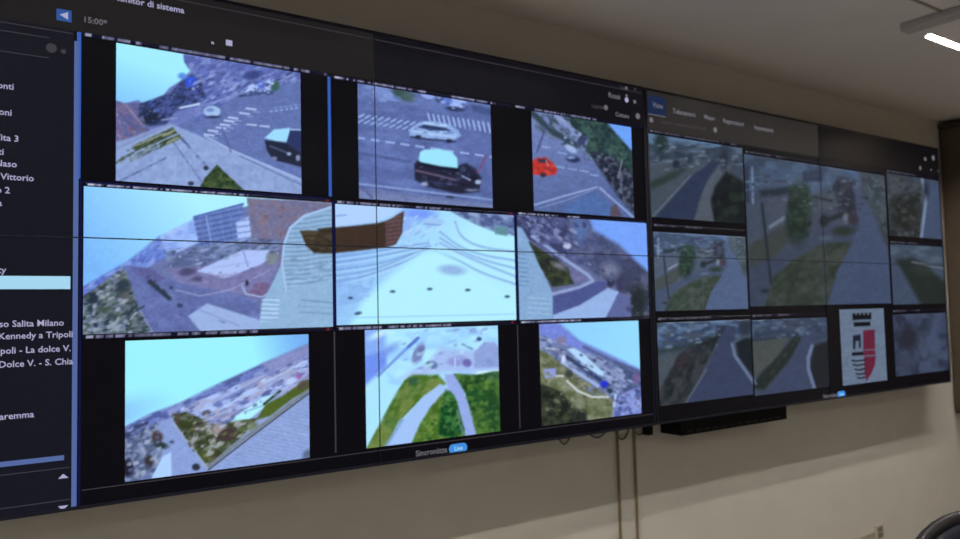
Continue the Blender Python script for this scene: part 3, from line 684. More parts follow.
p.ell(178, 420, 4, 5, (84, 70, 62), 0, 1.5); p.ell(186, 425, 8, 4, (58, 62, 34), 10, 1.5); p.ell(219, 428, 7, 5, (170, 150, 146), -30, 1.6); p.ell(228, 434, 9, 6, (72, 54, 56), -20, 1.6); p.ell(206, 456, 10, 6, (76, 84, 46), -35, 1.6); p.ell(206, 413, 5, 3, (96, 92, 110), -20)
p.poly([(256, 420), (266, 404), (282, 396), (306, 380), (312, 378), (312, 388), (292, 399), (270, 416)], (84, 100, 36), 1.1); p.ell(303, 385, 6, 4, (92, 78, 68), -30, 1.5); p.line([(264, 404), (280, 391)], (40, 66, 44), 2.6); p.ell(252, 426, 6, 4, (124, 132, 104), -30, 1.5); p.ell(291, 381, 5, 3, (196, 206, 246), -20); p.ell(299, 376, 3, 3, (160, 110, 180))
p.line([(206, 468), (250, 434), (312, 388)], (128, 132, 142), 3, .9); p.line([(208, 470), (252, 436), (312, 391)], (66, 70, 78), 1.4)
p.poly([(211, 471), (252, 439), (312, 393), (314, 448), (304, 460), (260, 470), (211, 480)], (152, 168, 218), .9); p.stripes([(211, 471), (252, 439), (312, 393), (314, 460), (211, 480)], (136, 150, 204), 3.6, .5, 12, a=.7); p.ell(308, 455, 6, 5, (96, 108, 140), -40, 2)
p.poly([(156, 423), (172, 418), (176, 426), (192, 448), (208, 470), (205, 480), (150, 486), (160, 450)], (146, 160, 214), 1.2); p.line([(174, 424), (207, 468)], (168, 176, 204), 2)
p.poly([(118, 446), (156, 423), (160, 440), (162, 456), (152, 490), (118, 494)], (132, 142, 180), 1.2); p.mottle([(118, 446), (156, 423), (160, 440), (162, 456), (152, 490), (118, 494)], [(84, 94, 128), (168, 172, 196)], 4, 1.3, -.3)
p.poly([(151, 478), (163, 456), (171, 452), (172, 484)], (184, 210, 255), 1.); p.ell(157, 437, 6, 6, (78, 64, 74), 0, 1.6); p.ell(160, 445, 8, 3.5, (44, 56, 60), 12, 1.3); p.ell(149, 461, 5, 6, (60, 52, 60), 0, 1.6); p.ell(128, 468, 6, 9, (34, 32, 52), 0, 1.6); p.ell(196, 467, 4, 3.5, (46, 50, 62)); p.ell(172, 442, 2.4, 1.6, (80, 90, 130)); p.poly([(126, 490), (150, 470), (152, 484)], (110, 120, 168), 1.5); p.mottle([(118, 430), (150, 420), (158, 424), (130, 446)], [(52, 62, 96), (110, 120, 168)], 4, 2, -.4)
p.specks([(184, 408), (240, 386), (312, 352), (312, 380), (270, 398), (236, 420), (212, 432)], [(92, 100, 160), (206, 218, 252), (150, 150, 200), (180, 170, 190)], 170, 1.4, 3.4, -26, .75)
p.specks([(174, 416), (214, 426), (256, 420), (240, 438), (206, 464), (190, 448)], [(52, 58, 36), (180, 176, 180), (110, 116, 70), (84, 64, 60)], 110, 1.7, 2.2, -24, .75)
p.specks([(122, 440), (156, 424), (162, 452), (150, 484), (122, 486)], [(70, 78, 110), (176, 182, 206), (110, 118, 156)], 60, 1.7, 2., -20, .7); p.specks([(124, 428), (180, 406), (240, 382), (240, 388), (184, 412), (126, 440)], [(80, 90, 150), (150, 160, 214)], 60, 1.3, 3, -26, .7)
p.specks([(214, 468), (310, 396), (310, 448), (260, 464)], [(170, 184, 228), (130, 144, 196)], 60, 1.1, 5, 14, .4)
F7 = feed(left, p, 'camera picture of a town, a coast and a cyan sky')

# 8 paths between lawns
p = Paint(-1.263, -.760, .060, .420, .0036, (180, 232, 254), seed=18)
p.mottle([(358, 325), (505, 320), (505, 375), (358, 390)], [(160, 205, 250), (196, 246, 255)], 9, 2, .1, a=.7)
p.poly([(360, 326), (384, 326), (386, 345), (386, 367), (360, 390)], (142, 176, 246), 3); p.poly([(360, 358), (386, 350), (386, 366), (360, 388)], (116, 146, 240), 2)
p.line([(378, 376), (405, 350), (416, 341)], (120, 152, 222), 2.6, 1.); p.line([(408, 347), (418, 338)], (96, 124, 214), 3)
p.poly([(400, 378), (448, 372), (500, 372), (500, 352), (440, 348), (428, 362)], (176, 194, 240), 3)
p.ell(418, 354, 5, 11, (132, 138, 190), 24, 1.2); p.ell(421, 350, 3, 5, (112, 116, 168), 24, 1.5); p.ell(432, 365, 5.5, 4, (106, 118, 168), 10, 1.2); p.ell(428, 364, 2, 2, (70, 80, 120)); p.ell(457, 361, 10, 5, (158, 158, 218), -8, 1.6); p.line([(455, 358), (455, 367)], (190, 210, 250), 1.5); p.ell(467, 363, 4.5, 4, (114, 104, 172), 0, 1.2)
p.poly([(474, 352), (484, 342), (494, 342), (500, 348), (500, 367), (474, 368)], (150, 164, 216), 1.2); p.ell(479, 339, 2.6, 2, (60, 84, 130)); p.line([(462, 344), (472, 349)], (110, 150, 200), 2); p.line([(478, 373), (500, 371)], (222, 248, 255), 3)
L8 = [(405, 380), (412, 375), (438, 375), (446, 384), (424, 396), (400, 420), (386, 446), (366, 450), (382, 420), (396, 394)]
p.poly(L8, (92, 124, 58), 1.6); p.mottle(L8, [(74, 108, 36), (120, 136, 66)], 6, 1.5, -.9); p.ell(413, 381, 6, 4, (58, 92, 62), 0, 1.5)
p.poly([(440, 384), (450, 388), (428, 412), (414, 446), (384, 450), (402, 420), (424, 396)], (172, 198, 246), 1.2); p.line([(402, 420), (386, 446)], (130, 160, 200), 2.5, 1.5)
p.poly([(444, 374), (456, 374), (464, 392), (479, 440), (464, 440), (455, 402), (448, 390)], (158, 172, 232), 1.1)
M8 = [(444, 392), (450, 391), (457, 402), (466, 440), (410, 448), (420, 424), (430, 408)]
p.poly(M8, (88, 124, 44), 1.3); p.mottle(M8, [(72, 106, 34), (112, 138, 60)], 5); T8 = [(446, 390), (454, 396), (458, 410), (464, 430), (452, 440), (438, 434), (440, 412)]
p.poly(T8, (36, 92, 42), 2); p.mottle(T8, [(16, 62, 30), (66, 124, 60)], 4); p.line([(457, 410), (464, 438)], (92, 132, 118), 2.5, 1.2)
R8 = [(454, 374), (476, 375), (506, 370), (506, 440), (478, 440), (466, 394)]
p.poly(R8, (66, 104, 42), 1.4); p.mottle(R8, [(34, 72, 34), (92, 126, 54)], 6, 1., .3); p.ell(476, 396, 9, 9, (36, 84, 38), 0, 2.5); p.ell(492, 408, 8, 16, (34, 74, 36), 0, 3); p.ell(494, 376, 7, 4, (58, 96, 66), 0, 2)
p.specks([(388, 330), (494, 326), (494, 366), (420, 372), (392, 360)], [(150, 180, 236), (206, 246, 255), (130, 140, 200)], 70, 1.5, 3, -15, .5)
p.specks([(405, 380), (440, 378), (400, 420), (384, 446), (370, 446)], [(70, 104, 40), (126, 142, 70)], 40, 1.8, 2, -50, .5); p.specks([(458, 378), (498, 372), (498, 430), (480, 434)], [(28, 66, 32), (100, 134, 60)], 60, 1.9, 1.6, 0, .55); p.specks([(444, 394), (456, 400), (464, 436), (416, 442)], [(18, 64, 30), (110, 140, 66)], 50, 1.8, 1.6, 0, .55)
p.ell(389, 350, 9, 3, (126, 156, 232), -35, 3); p.ell(379, 334, 10, 3, (206, 240, 255), -25, 2)
F8 = feed(left, p, 'camera picture of pale paths between green lawns')

# 9 town on a slope
p = Paint(-.577, -.076, .058, .420, .0038, (112, 120, 166), seed=19)
p.grad([(536, 315), (646, 315), (646, 374), (606, 354), (578, 341), (556, 326)], (575, 330), (150, 212, 255), (625, 350), (158, 222, 255), 1.5)
p.poly([(534, 318), (556, 320), (580, 341), (606, 353), (646, 372), (646, 378), (600, 362), (560, 344), (534, 334)], (122, 134, 216), 2.2)
C9 = [(534, 332), (560, 344), (600, 356), (646, 376), (646, 420), (612, 424), (606, 390), (570, 372), (534, 352)]
p.poly(C9, (112, 122, 168), 1.6); p.mottle(C9, [(70, 80, 120), (150, 158, 196)], 3.4, 2, .45, sharp=7); p.ell(561, 341, 5, 5, (136, 124, 158), 0, 2)
p.line([(584, 347), (610, 360), (640, 372)], (88, 96, 138), 3, 1.2); p.poly([(567, 349), (574, 348), (584, 354), (600, 369), (610, 377), (598, 375), (584, 365)], (188, 218, 250), 1.)
p.line([(567, 357), (580, 366), (600, 380)], (56, 68, 106), 4.4, 1.); p.line([(562, 362), (580, 374), (598, 386)], (166, 182, 226), 3.2, 1.); p.ell(563.5, 359, 2, 4, (220, 214, 246)); p.line([(540, 337), (556, 342)], (156, 162, 200), 1.5); p.line([(546, 348), (561, 350)], (200, 196, 206), 1.4)
p.poly([(534, 346), (552, 356), (566, 368), (578, 384), (592, 394), (612, 398), (614, 408), (609, 424), (534, 432)], (120, 122, 90), 1.4); p.mottle([(534, 346), (566, 368), (612, 398), (609, 424), (534, 432)], [(96, 98, 66), (140, 138, 116)], 4, 1.5, .4)
p.poly([(534, 382), (546, 386), (562, 392), (572, 406), (586, 412), (588, 424), (534, 432)], (44, 48, 42), 1.6); p.mottle([(534, 382), (562, 392), (588, 424), (534, 432)], [(30, 34, 26), (64, 66, 48)], 5)
p.line([(556, 376), (563, 376)], (216, 206, 196), 2); p.line([(567, 381), (578, 391), (592, 397), (608, 397)], (222, 220, 220), 1.8); p.poly([(544, 369), (556, 368), (556, 377), (545, 378)], (152, 158, 220), 1.); p.ell(569, 374, 4, 4, (62, 66, 62), 0, 1.2)
p.poly([(617, 396), (646, 384), (646, 422), (612, 424)], (128, 138, 206), 1.5); p.mottle([(617, 396), (646, 384), (646, 422), (612, 424)], [(92, 100, 164), (150, 158, 220)], 4); p.ell(604, 384, 4, 3.4, (40, 50, 214), 0, 1.); p.ell(610, 391, 3, 2.5, (40, 60, 80)); p.line([(616, 392), (614, 406)], (180, 204, 236), 2.4); p.ell(621, 403, 2.2, 1.4, (60, 68, 110)); p.ell(636, 378, 3, 5, (120, 90, 140), 0, 1.5)
p.specks([(540, 334), (600, 358), (640, 374), (640, 412), (612, 414), (606, 388), (560, 362)], [(60, 70, 110), (176, 184, 222), (120, 110, 140), (96, 106, 150)], 150, 1.3, 2.6, 26, .75)
p.specks([(542, 356), (576, 384), (608, 398), (606, 416), (546, 422)], [(90, 92, 62), (146, 144, 120), (66, 70, 50)], 60, 1.5, 2, 20, .55)
F9 = feed(left, p, 'camera picture of a town on a slope under blue sky')

for i, (f, X0, X1, Z0, Z1, sh) in enumerate(((F1, -2.046, -1.378, 1.196, 1.2065, 1.), (F2, -1.360, -.680, 1.192, 1.2035, .93), (F3, -.665, -.010, 1.1955, 1.2050, .62),
        (F4, -2.038, -1.368, .8105, .8180, .62), (F5, -1.356, -.680, .8075, .8170, .62), (F6, -.664, -.012, .8115, .8190, .45),
        (F7, -2.040, -1.368, .4225, .4325, .66), (F8, -1.356, -.680, .4225, .4325, .60), (F9, -.664, -.012, .4250, .4330, .45))):
    caption(f, X0, X1, Z0, Z1, sh, seed=30+i)
for x, z in ((-1.375, .814), (-.684, .812), (-1.378, .426), (-.690, .430)):
    plate('record_mark', left, x-.012, x-.002, z-.003, z+.003, screen_mat('lit red mark', (120, 24, 40)), -.0014)
badge(left, (449, 446), (467, 445), 'Sincronizza')

# ---- right display: dimmer road pictures
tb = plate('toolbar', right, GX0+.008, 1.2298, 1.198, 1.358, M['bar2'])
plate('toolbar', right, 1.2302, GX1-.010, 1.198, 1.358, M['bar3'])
plate('selected_tab', tb, .020, .125, 1.262, 1.340, M['tab'], -.0006)
plate('tab_underline', tb, .020, .125, 1.259, 1.263, M['dim'], -.0006)
for s, px, py, sz in (('Viste', 652.5, 107, .030), ('Telecamere', 672.5, 113, .030), ('Mappe', 704, 118.5, .026), ('Registrazioni', 723, 122.5, .028), ('Impostazioni', 754, 129, .028)):
    X, Z = wall_of(px, py); text('tab_text', s, tb, X, Z, sz, M['dim'])
X, Z = wall_of(661, 123); text('layout_text', 'Layout  Lungomare Nord 4x4', tb, X, Z, .023, M['hair'])
X, Z = wall_of(651, 120); disc(tb, 'view_icon', X, Z, .011, M['dim'])
X, Z = wall_of(715, 130); disc(tb, 'view_icon', X, Z, .012, M['dim'])
for px, py, r in ((925, 159, .012), (933, 158, .016), (920, 168, .012), (931, 170, .006), (938, 171, .006)):
    X, Z = wall_of(px, py); disc(tb, 'window_icon', X, Z, r, M['dim'])

def road_trees(p):      # the same camera shows twice: large and in a small tile
    Z = p
    p.poly([(735, 145), (895, 165), (895, 190), (735, 190)], (84, 104, 140), 6); p.mottle([(735, 145), (895, 170), (895, 200), (735, 200)], [(64, 78, 104), (98, 120, 156)], 9, 1.6, .2, a=.8)
    p.poly([(735, 196), (850, 192), (858, 188), (895, 200), (895, 310), (735, 310)], (80, 88, 112), 4); p.poly([(838, 162), (880, 170), (880, 184), (850, 180)], (92, 120, 164), 4)
    p.line([(748, 185), (790, 182), (806, 183)], (112, 128, 152), 1.6); p.poly([(760, 190), (790, 187), (790, 195), (760, 197)], (48, 58, 70), 2); p.line([(748, 178), (772, 176)], (104, 122, 156), 1.3); p.poly([(803, 172), (822, 171), (822, 182), (803, 182)], (62, 72, 108), 1.5)
    p.poly([(764, 200), (790, 193), (790, 222), (764, 236)], (88, 94, 116), 2); p.poly([(744, 204), (760, 203), (763, 262), (744, 270)], (86, 94, 116), 2); p.line([(746, 168), (747, 200)], (60, 70, 100), 5); p.line([(752, 168), (753, 203)], (136, 154, 190), 2.4); p.line([(746, 182), (753, 181)], (130, 148, 184), 1.5); p.line([(745, 190), (753, 189)], (110, 128, 164), 1.3)
    p.line([(770, 227), (784, 218)], (140, 148, 168), 3.4, 1.2); p.poly([(748, 246), (786, 224), (800, 230), (770, 262), (748, 278)], (76, 80, 76), 2.5)
    p.poly([(748, 268), (790, 250), (826, 228), (858, 222), (850, 242), (815, 246), (785, 262), (764, 304), (748, 306)], (74, 84, 112), 2)
    p.ell(799, 214, 10.5, 27, (42, 62, 54), 2, 5); p.ell(795, 226, 8, 14, (42, 60, 52), 0, 4); p.mottle([(790, 190), (800, 184), (808, 196), (811, 220), (804, 238), (790, 238), (786, 214)], [(32, 50, 44), (56, 78, 60)], 5, 1, 0, a=.8); p.ell(800, 190, 9, 6, (50, 70, 58), 0, 2.5)
    p.ell(845, 196, 11, 18, (58, 60, 80), 0, 4); p.mottle([(832, 180), (856, 180), (856, 214), (832, 218)], [(48, 50, 68), (80, 82, 98)], 5, a=.7); p.poly([(812, 196), (834, 192), (838, 206), (814, 212)], (92, 100, 112), 2.5); p.line([(814, 197), (832, 201)], (40, 46, 60), 2, 1.2)
    p.line([(822, 222), (848, 212), (852, 206)], (44, 54, 58), 5, 1.5); p.ell(824, 221, 4.5, 6, (38, 50, 58), 0, 1.5); p.ell(846, 218, 3, 5, (128, 134, 150), 0, 1.5); p.ell(853, 219, 5, 6, (74, 58, 74), 0, 2); p.ell(843, 231, 10, 4.5, (52, 64, 56), 0, 2)
    p.poly([(853, 186), (859, 187), (872, 212), (892, 262), (896, 310), (826, 310), (834, 276), (850, 244), (860, 226)], (84, 98, 136), 1.4)
    p.poly([(858, 170), (896, 174), (896, 260), (878, 222), (862, 190)], (82, 92, 104), 3); p.ell(876, 188, 4, 10, (60, 82, 92), 0, 3); p.ell(886, 226, 5, 14, (62, 70, 66), -8, 3); p.mottle([(862, 176), (896, 178), (896, 250), (874, 214)], [(66, 78, 84), (104, 112, 118)], 6, a=.6)
    G = [(764, 310), (774, 276), (800, 256), (822, 244), (852, 242), (836, 272), (826, 310)]
    p.poly(G, (66, 76, 64), 2); p.mottle(G, [(54, 66, 52), (84, 88, 80)], 7, 1.5, -.6, a=.8); p.specks([(750, 168), (880, 180), (858, 216), (806, 206), (752, 200)], [(52, 62, 80), (128, 142, 168), (84, 92, 112), (74, 66, 84)], 120, 1.6, 2.4, 4, .6)
    p.specks([(788, 186), (812, 186), (812, 238), (790, 240)], [(34, 52, 44), (64, 88, 66)], 50, 2.2, 1.5, 0, .6); p.specks([(864, 176), (890, 180), (890, 236), (876, 212)], [(58, 68, 72), (116, 122, 126)], 40, 1.8, 1.6, 70, .5); p.specks([(770, 284), (820, 246), (850, 244), (826, 304), (768, 306)], [(56, 66, 52), (92, 94, 84)], 50, 2., 2.4, -30, .5)
    p.line([(824, 244), (825, 300)], (70, 80, 92), 1.2); p.line([(762, 204), (766, 240), (771, 284)], (44, 52, 68), 2.4, 1.); p.ell(765, 291, 4, 2, (44, 50, 62), 0, 1.2); p.ell(825, 238, 6, 2, (100, 112, 136), 0, 1.5)

p = Paint(.020, .622, .838, 1.180, .0050, (80, 90, 110), seed=21)
p.poly([(640, 128), (750, 142), (750, 152), (700, 148), (640, 144)], (116, 152, 196), 2); p.mottle([(640, 138), (750, 148), (750, 166), (640, 172)], [(62, 76, 98), (112, 130, 156)], 4, 2.5, .05)
p.poly([(640, 160), (712, 158), (690, 178), (654, 218), (640, 218)], (90, 98, 112), 1.8); p.poly([(650, 182), (672, 172), (690, 166), (676, 178), (652, 190)], (60, 74, 70), 2); p.line([(650, 165), (700, 156)], (112, 124, 146), 1.5)
p.poly([(710, 162), (724, 162), (708, 180), (701, 196), (694, 224), (650, 224), (690, 178)], (58, 68, 104), 1.2); p.line([(653, 216), (690, 176)], (118, 128, 154), 1.8)
p.poly([(722, 160), (732, 166), (716, 186), (712, 202), (716, 224), (693, 224), (701, 196), (708, 180)], (106, 110, 124), 1.2)
p.poly([(726, 172), (738, 178), (748, 186), (748, 226), (715, 224), (711, 200), (715, 186)], (34, 40, 42), 2); p.mottle([(726, 172), (748, 186), (748, 226), (715, 224), (711, 200)], [(28, 32, 36), (48, 60, 50)], 6); p.ell(661, 143, 7, 10, (44, 66, 68), 0, 2.5); p.ell(676, 164, 3.5, 4, (40, 52, 80), 0, 1.2); p.ell(690, 158, 3, 4, (56, 70, 92), 0, 1.2); p.ell(724, 158, 4, 12, (48, 56, 76), 0, 2); p.line([(744, 165), (745, 200)], (120, 140, 176), 2)
p.specks([(650, 140), (740, 150), (738, 164), (652, 172)], [(50, 62, 84), (140, 156, 180), (90, 104, 128)], 80, 1.4, 2.6, 4, .65); p.specks([(654, 142), (668, 142), (668, 152), (654, 152)], [(36, 58, 58), (70, 96, 96)], 16, 1.6, 1.4, 0, .6)
R1 = feed(right, p, 'dim camera picture of an empty curved road beside a bush')
p = Paint(.634, 1.838, .466, 1.156, .0066, (80, 90, 112), seed=22); road_trees(p)
R2 = feed(right, p, 'large dim camera picture of a green tree beside a straight road')
p = Paint(1.862, 2.440, .832, 1.174, .0060, (80, 88, 102), seed=23)
p.mottle([(880, 165), (950, 180), (950, 245), (880, 245)], [(64, 72, 84), (96, 100, 104)], 6, a=.8); p.poly([(926, 180), (952, 186), (952, 244), (920, 244)], (84, 98, 136), 2); p.ell(905, 212, 16, 18, (44, 48, 48), 0, 4); p.mottle([(890, 195), (920, 195), (920, 238), (890, 238)], [(34, 38, 36), (66, 64, 56)], 5, a=.7); p.ell(898, 186, 8, 8, (88, 92, 96), 0, 4); p.line([(922, 178), (926, 200), (921, 240)], (152, 168, 202), 3, 1.); p.ell(926, 190, 3, 8, (48, 60, 80), 0, 2)
p.specks([(888, 175), (922, 182), (920, 236), (890, 236)], [(40, 44, 42), (104, 104, 100), (72, 76, 78)], 80, 1.9, 1.6, 0, .5)
R3 = feed(right, p, 'dim camera picture of a dark bush beside a white rail')
wx = lambda X, Z: (.634+(X-.026)*(1.204/.592), .466+(Z-.456)*(.690/.322))
p = Paint(.026, .618, .456, .778, .0052, (80, 90, 112), warp=wx, seed=24); road_trees(p)
R4_ = feed(right, p, 'small dim camera picture of the same green tree and straight road', 1.25)
p = Paint(1.862, 2.440, .458, .786, .0060, (82, 94, 116), seed=25)
p.mottle([(880, 240), (950, 240), (950, 262), (880, 262)], [(70, 88, 112), (110, 124, 146)], 6, 2, a=.8); p.poly([(884, 262), (905, 262), (922, 310), (884, 310)], (82, 96, 126), 2); p.poly([(896, 260), (912, 258), (938, 276), (952, 288), (952, 310), (924, 310)], (44, 54, 48), 2.5); p.ell(920, 268, 10, 6, (56, 66, 58), 20, 3); p.line([(912, 262), (950, 270)], (130, 138, 146), 1.6)
R5 = feed(right, p, 'dim camera picture of a dark green verge at the right edge')
p = Paint(.030, .628, .076, .408, .0050, (86, 96, 116), seed=26)
p.mottle([(650, 316), (740, 316), (740, 345), (650, 352)], [(70, 92, 136), (122, 152, 196)], 5, 2.2, 0); p.line([(655, 352), (690, 346), (725, 332)], (62, 80, 84), 5, 1.5); p.poly([(652, 358), (684, 352), (666, 392), (652, 402)], (96, 104, 112), 2)
p.poly([(654, 410), (662, 386), (680, 354), (704, 340), (720, 336), (706, 362), (684, 406)], (54, 60, 66), 2); p.mottle([(654, 410), (662, 386), (680, 354), (704, 340), (720, 336), (684, 406)], [(40, 46, 48), (80, 78, 84)], 5, 1.6, -.9); p.ell(683, 362, 7, 9, (72, 58, 68), 30, 3); p.ell(724, 330, 8, 5, (58, 64, 88), 0, 2)
p.poly([(726, 326), (736, 326), (733, 345), (737, 358), (758, 386), (758, 404), (684, 408), (706, 370)], (72, 80, 120), 1.2); p.line([(706, 370), (684, 406)], (112, 118, 136), 1.8); p.poly([(736, 342), (746, 338), (758, 338), (758, 384), (738, 356)], (32, 42, 50), 1.5); p.line([(732, 344), (735, 356), (756, 386)], (134, 148, 190), 3, .9); p.ell(745, 328, 7, 7, (56, 66, 90), 0, 2)
p.specks([(658, 324), (730, 322), (720, 336), (690, 346), (658, 350)], [(60, 76, 116), (150, 174, 210), (96, 116, 156)], 80, 1.5, 2.4, 0, .65); p.specks([(662, 402), (682, 356), (718, 338), (690, 384), (680, 402)], [(38, 42, 46), (92, 90, 96)], 60, 1.6, 2, -50, .5)
R6 = feed(right, p, 'dim camera picture of a straight path with a reddish hedge on its left')
p = Paint(.640, 1.226, .068, .404, .0050, (80, 88, 112), seed=27)
p.mottle([(748, 310), (832, 310), (832, 340), (748, 344)], [(64, 80, 114), (100, 120, 154)], 5, 2); p.poly([(748, 342), (790, 337), (772, 364), (752, 380)], (96, 100, 92), 1.8); p.line([(748, 341), (792, 336)], (58, 70, 78), 1.6)
p.poly([(750, 388), (762, 372), (776, 358), (796, 334), (804, 338), (790, 360), (764, 390)], (48, 56, 52), 1.5); p.poly([(802, 336), (812, 324), (824, 318), (812, 346), (807, 364), (810, 394), (762, 396), (788, 364)], (78, 86, 124), 1.3); p.poly([(814, 346), (834, 338), (834, 394), (816, 394), (810, 366)], (42, 42, 52), 1.5); p.line([(812, 346), (808, 358), (808.5, 370), (815, 390)], (136, 150, 194), 3.4, .9); p.line([(748, 366), (756, 384)], (128, 138, 172), 1.8)
p.specks([(752, 318), (826, 318), (826, 334), (752, 342)], [(56, 70, 100), (124, 140, 170)], 60, 1.5, 2.4, 0, .6); p.specks([(760, 384), (796, 338), (802, 342), (770, 386)], [(38, 44, 42), (84, 88, 84)], 30, 1.5, 2, -50, .5)
R7 = feed(right, p, 'dim camera picture of a path with a white kerb curving at its right')
p = Paint(1.850, 2.440, .074, .404, .0060, (74, 84, 116), seed=28)
p.mottle([(888, 306), (956, 306), (956, 382), (888, 384)], [(56, 62, 88), (88, 98, 128)], 8, a=.9); p.ell(908, 338, 10, 12, (52, 52, 68), 0, 4); p.ell(934, 332, 5, 22, (90, 100, 136), 10, 4); p.ell(905, 362, 9, 10, (76, 82, 110), 0, 4)
R8_ = feed(right, p, 'dim hazy camera picture beside the red crest')
# crest panel: crown and shield
p = Paint(1.342, 1.758, .062, .440, .0042, (136, 150, 176), seed=29)
p.poly([(852.2, 313.5), (871, 312.5), (871.4, 319.2), (852.6, 320)], (20, 22, 30), .5); p.stripes([(852.2, 311), (871, 310), (871, 315), (852.2, 315)], (136, 150, 176), 4, .5, 90, .4)
p.poly([(853.6, 322.4), (870.2, 321.8), (870.4, 325.8), (853.8, 326.6)], (20, 22, 30), .5)
p.poly([(863, 330.4), (874.6, 329.4), (875, 349.2), (863.2, 349.8)], (148, 34, 66), .6); p.poly([(863.2, 350.6), (875, 350), (875.6, 355), (863.6, 355.6)], (148, 34, 66), .6); p.poly([(864, 356.6), (875.8, 356), (874.8, 365), (871, 374), (866, 381.4), (864.6, 372)], (148, 34, 66), .6)
p.poly([(852.8, 335.5), (860.5, 334.5), (860.8, 348), (859, 348), (858.8, 341), (855.6, 341), (855.2, 349), (853, 349)], (36, 40, 62), .6); p.poly([(851.8, 352.4), (863.4, 351.8), (863.6, 355), (852, 355.8)], (22, 24, 36), .5)
for k, y in enumerate((360.4, 364.7, 369.2, 373.6, 377.6)):
    p.line([(852+k*1.4, y), (856+k, y+.8), (864.6, y-.4)], (24, 26, 40), 1.5, .4)
R9 = feed(right, p, 'pale crest picture with black crown and half red shield')
for i, (f, X0, X1, Z0, Z1, sh) in enumerate(((R1, .020, .628, 1.187, 1.196, .92), (R2, .640, 1.838, 1.163, 1.172, .25), (R3, 1.862, 2.440, 1.180, 1.190, .55), (R4_, .026, .620, .800, .810, .5),
        (R5, 1.862, 2.440, .792, .802, .5), (R6, .030, .628, .418, .428, .55), (R7, .640, 1.226, .418, .428, .5), (R8_, 1.850, 2.440, .418, .428, .5))):
    caption(f, X0, X1, Z0, Z1, sh, (112, 110, 132), 50+i, (14, 14, 26), (140, 140, 160))
badge(right, (837.5, 393), (845, 392), 'Sincronizza')
# ------------------------------------------------------------------ under the displays
# black box fixed under the right display
bm = bmesh.new(); box(bm, .185, .915, .03, WY-.001, -.064+ZB, .0035+ZB)
bx = thing('equipment_box', 'long black box hanging under the left half of the right display', 'box', (.55, WY, ZB-.08))
obj('casing', bm, M['matte'], bx, bevel=.004)
for k in range(12):
    bm = bmesh.new(); box(bm, .22+.055*k, .255+.055*k, .0285, .031, -.052+ZB, -.047+ZB); obj('vent_slot', bm, M['black'], bx)
# two tan cables running down the wall
for px, lab in ((617.6, 'left one of two tan cables running down the wall to the floor'), (634.6, 'right one of two tan cables running down the wall to the floor')):
    X = wall_of(px+1, 490, WY-.006)[0]
    bm = bmesh.new()
    tube(bm, [(X, WY-.012, .30+ZB), (X, WY-.0095, 0.+ZB), (X+.001, WY-.0085, -.3+ZB), (X-.001, WY-.0085, -.8+ZB), (X, WY-.022, .02)], .0058)
    tag(obj('cable', bm, M['cable'], smooth=True, origin=(X, WY, .02)), lab, 'cable', 'tan cables on the wall')
# black leads hanging in loops under the displays
def sag(x0, x1, dip, y, z=.03, n=14):
    return [(x0+(x1-x0)*k/n, y, ZB+z-(z+dip)*(1-(2*k/n-1)**2)) for k in range(n+1)]
loops = ((-.40, -.30, .050, 'small black lead sagging below the left display, left of the tan cables'),
         (-.26, -.09, .044, 'black lead sagging below the left display over the tan cables'),
         (-.10, .02, .066, 'black lead looping below the gap between the two displays'),
         (.00, .12, .058, 'black lead looping down beside the black box under the right display'))
for a, b, d, lab in loops:
    bm = bmesh.new(); tube(bm, sag(a, b, d, WY-.0024), .0024, 8)
    tag(obj('hanging_cable', bm, M['matte'], smooth=True, origin=((a+b)/2, WY, ZB)), lab, 'cable', 'loose black leads under the displays')
bm = bmesh.new(); box(bm, .075, .107, WY-.036, WY-.001, -.060+ZB, .0+ZB)
pl = thing('hanging_plug', 'black plug hanging at the gap between the two displays', 'plug', (.091, WY, ZB-.06))
obj('plug_body', bm, M['matte'], pl, bevel=.004)
bm = bmesh.new(); tube(bm, [(.091, WY-.018, -.002+ZB), (.091, WY-.018, .05+ZB), (.095, WY-.02, .1+ZB)], .005, 8)
obj('plug_lead', bm, M['matte'], pl, smooth=True)
# wall socket and the slim duct that feeds it
X, Z = wall_of(878.5, 531.5, WY); sk = thing('wall_socket', 'small off white wall socket low on the wall under the right display', 'socket', (X, WY, Z+ZB))
bm = bmesh.new(); box(bm, X-.040, X+.040, WY-.010, WY-.0005, Z-.040+ZB, Z+.040+ZB); obj('cover_plate', bm, M['plastic'], sk, bevel=.004)
for dz in (-.016, .016):
    bm = bmesh.new(); box(bm, X-.022, X+.022, WY-.013, WY-.0095, Z+dz-.012+ZB, Z+dz+.012+ZB); obj('socket_insert', bm, M['slot'], sk, bevel=.002)
bm = bmesh.new(); box(bm, X-.50, X-.0405, WY-.006, WY-.0005, Z-.004+ZB, Z+.008+ZB)
tag(obj('wall_duct', bm, M['plastic'], origin=(X-.25, WY, Z+ZB), bevel=.002), 'slim off white duct leading left from the wall socket', 'duct')

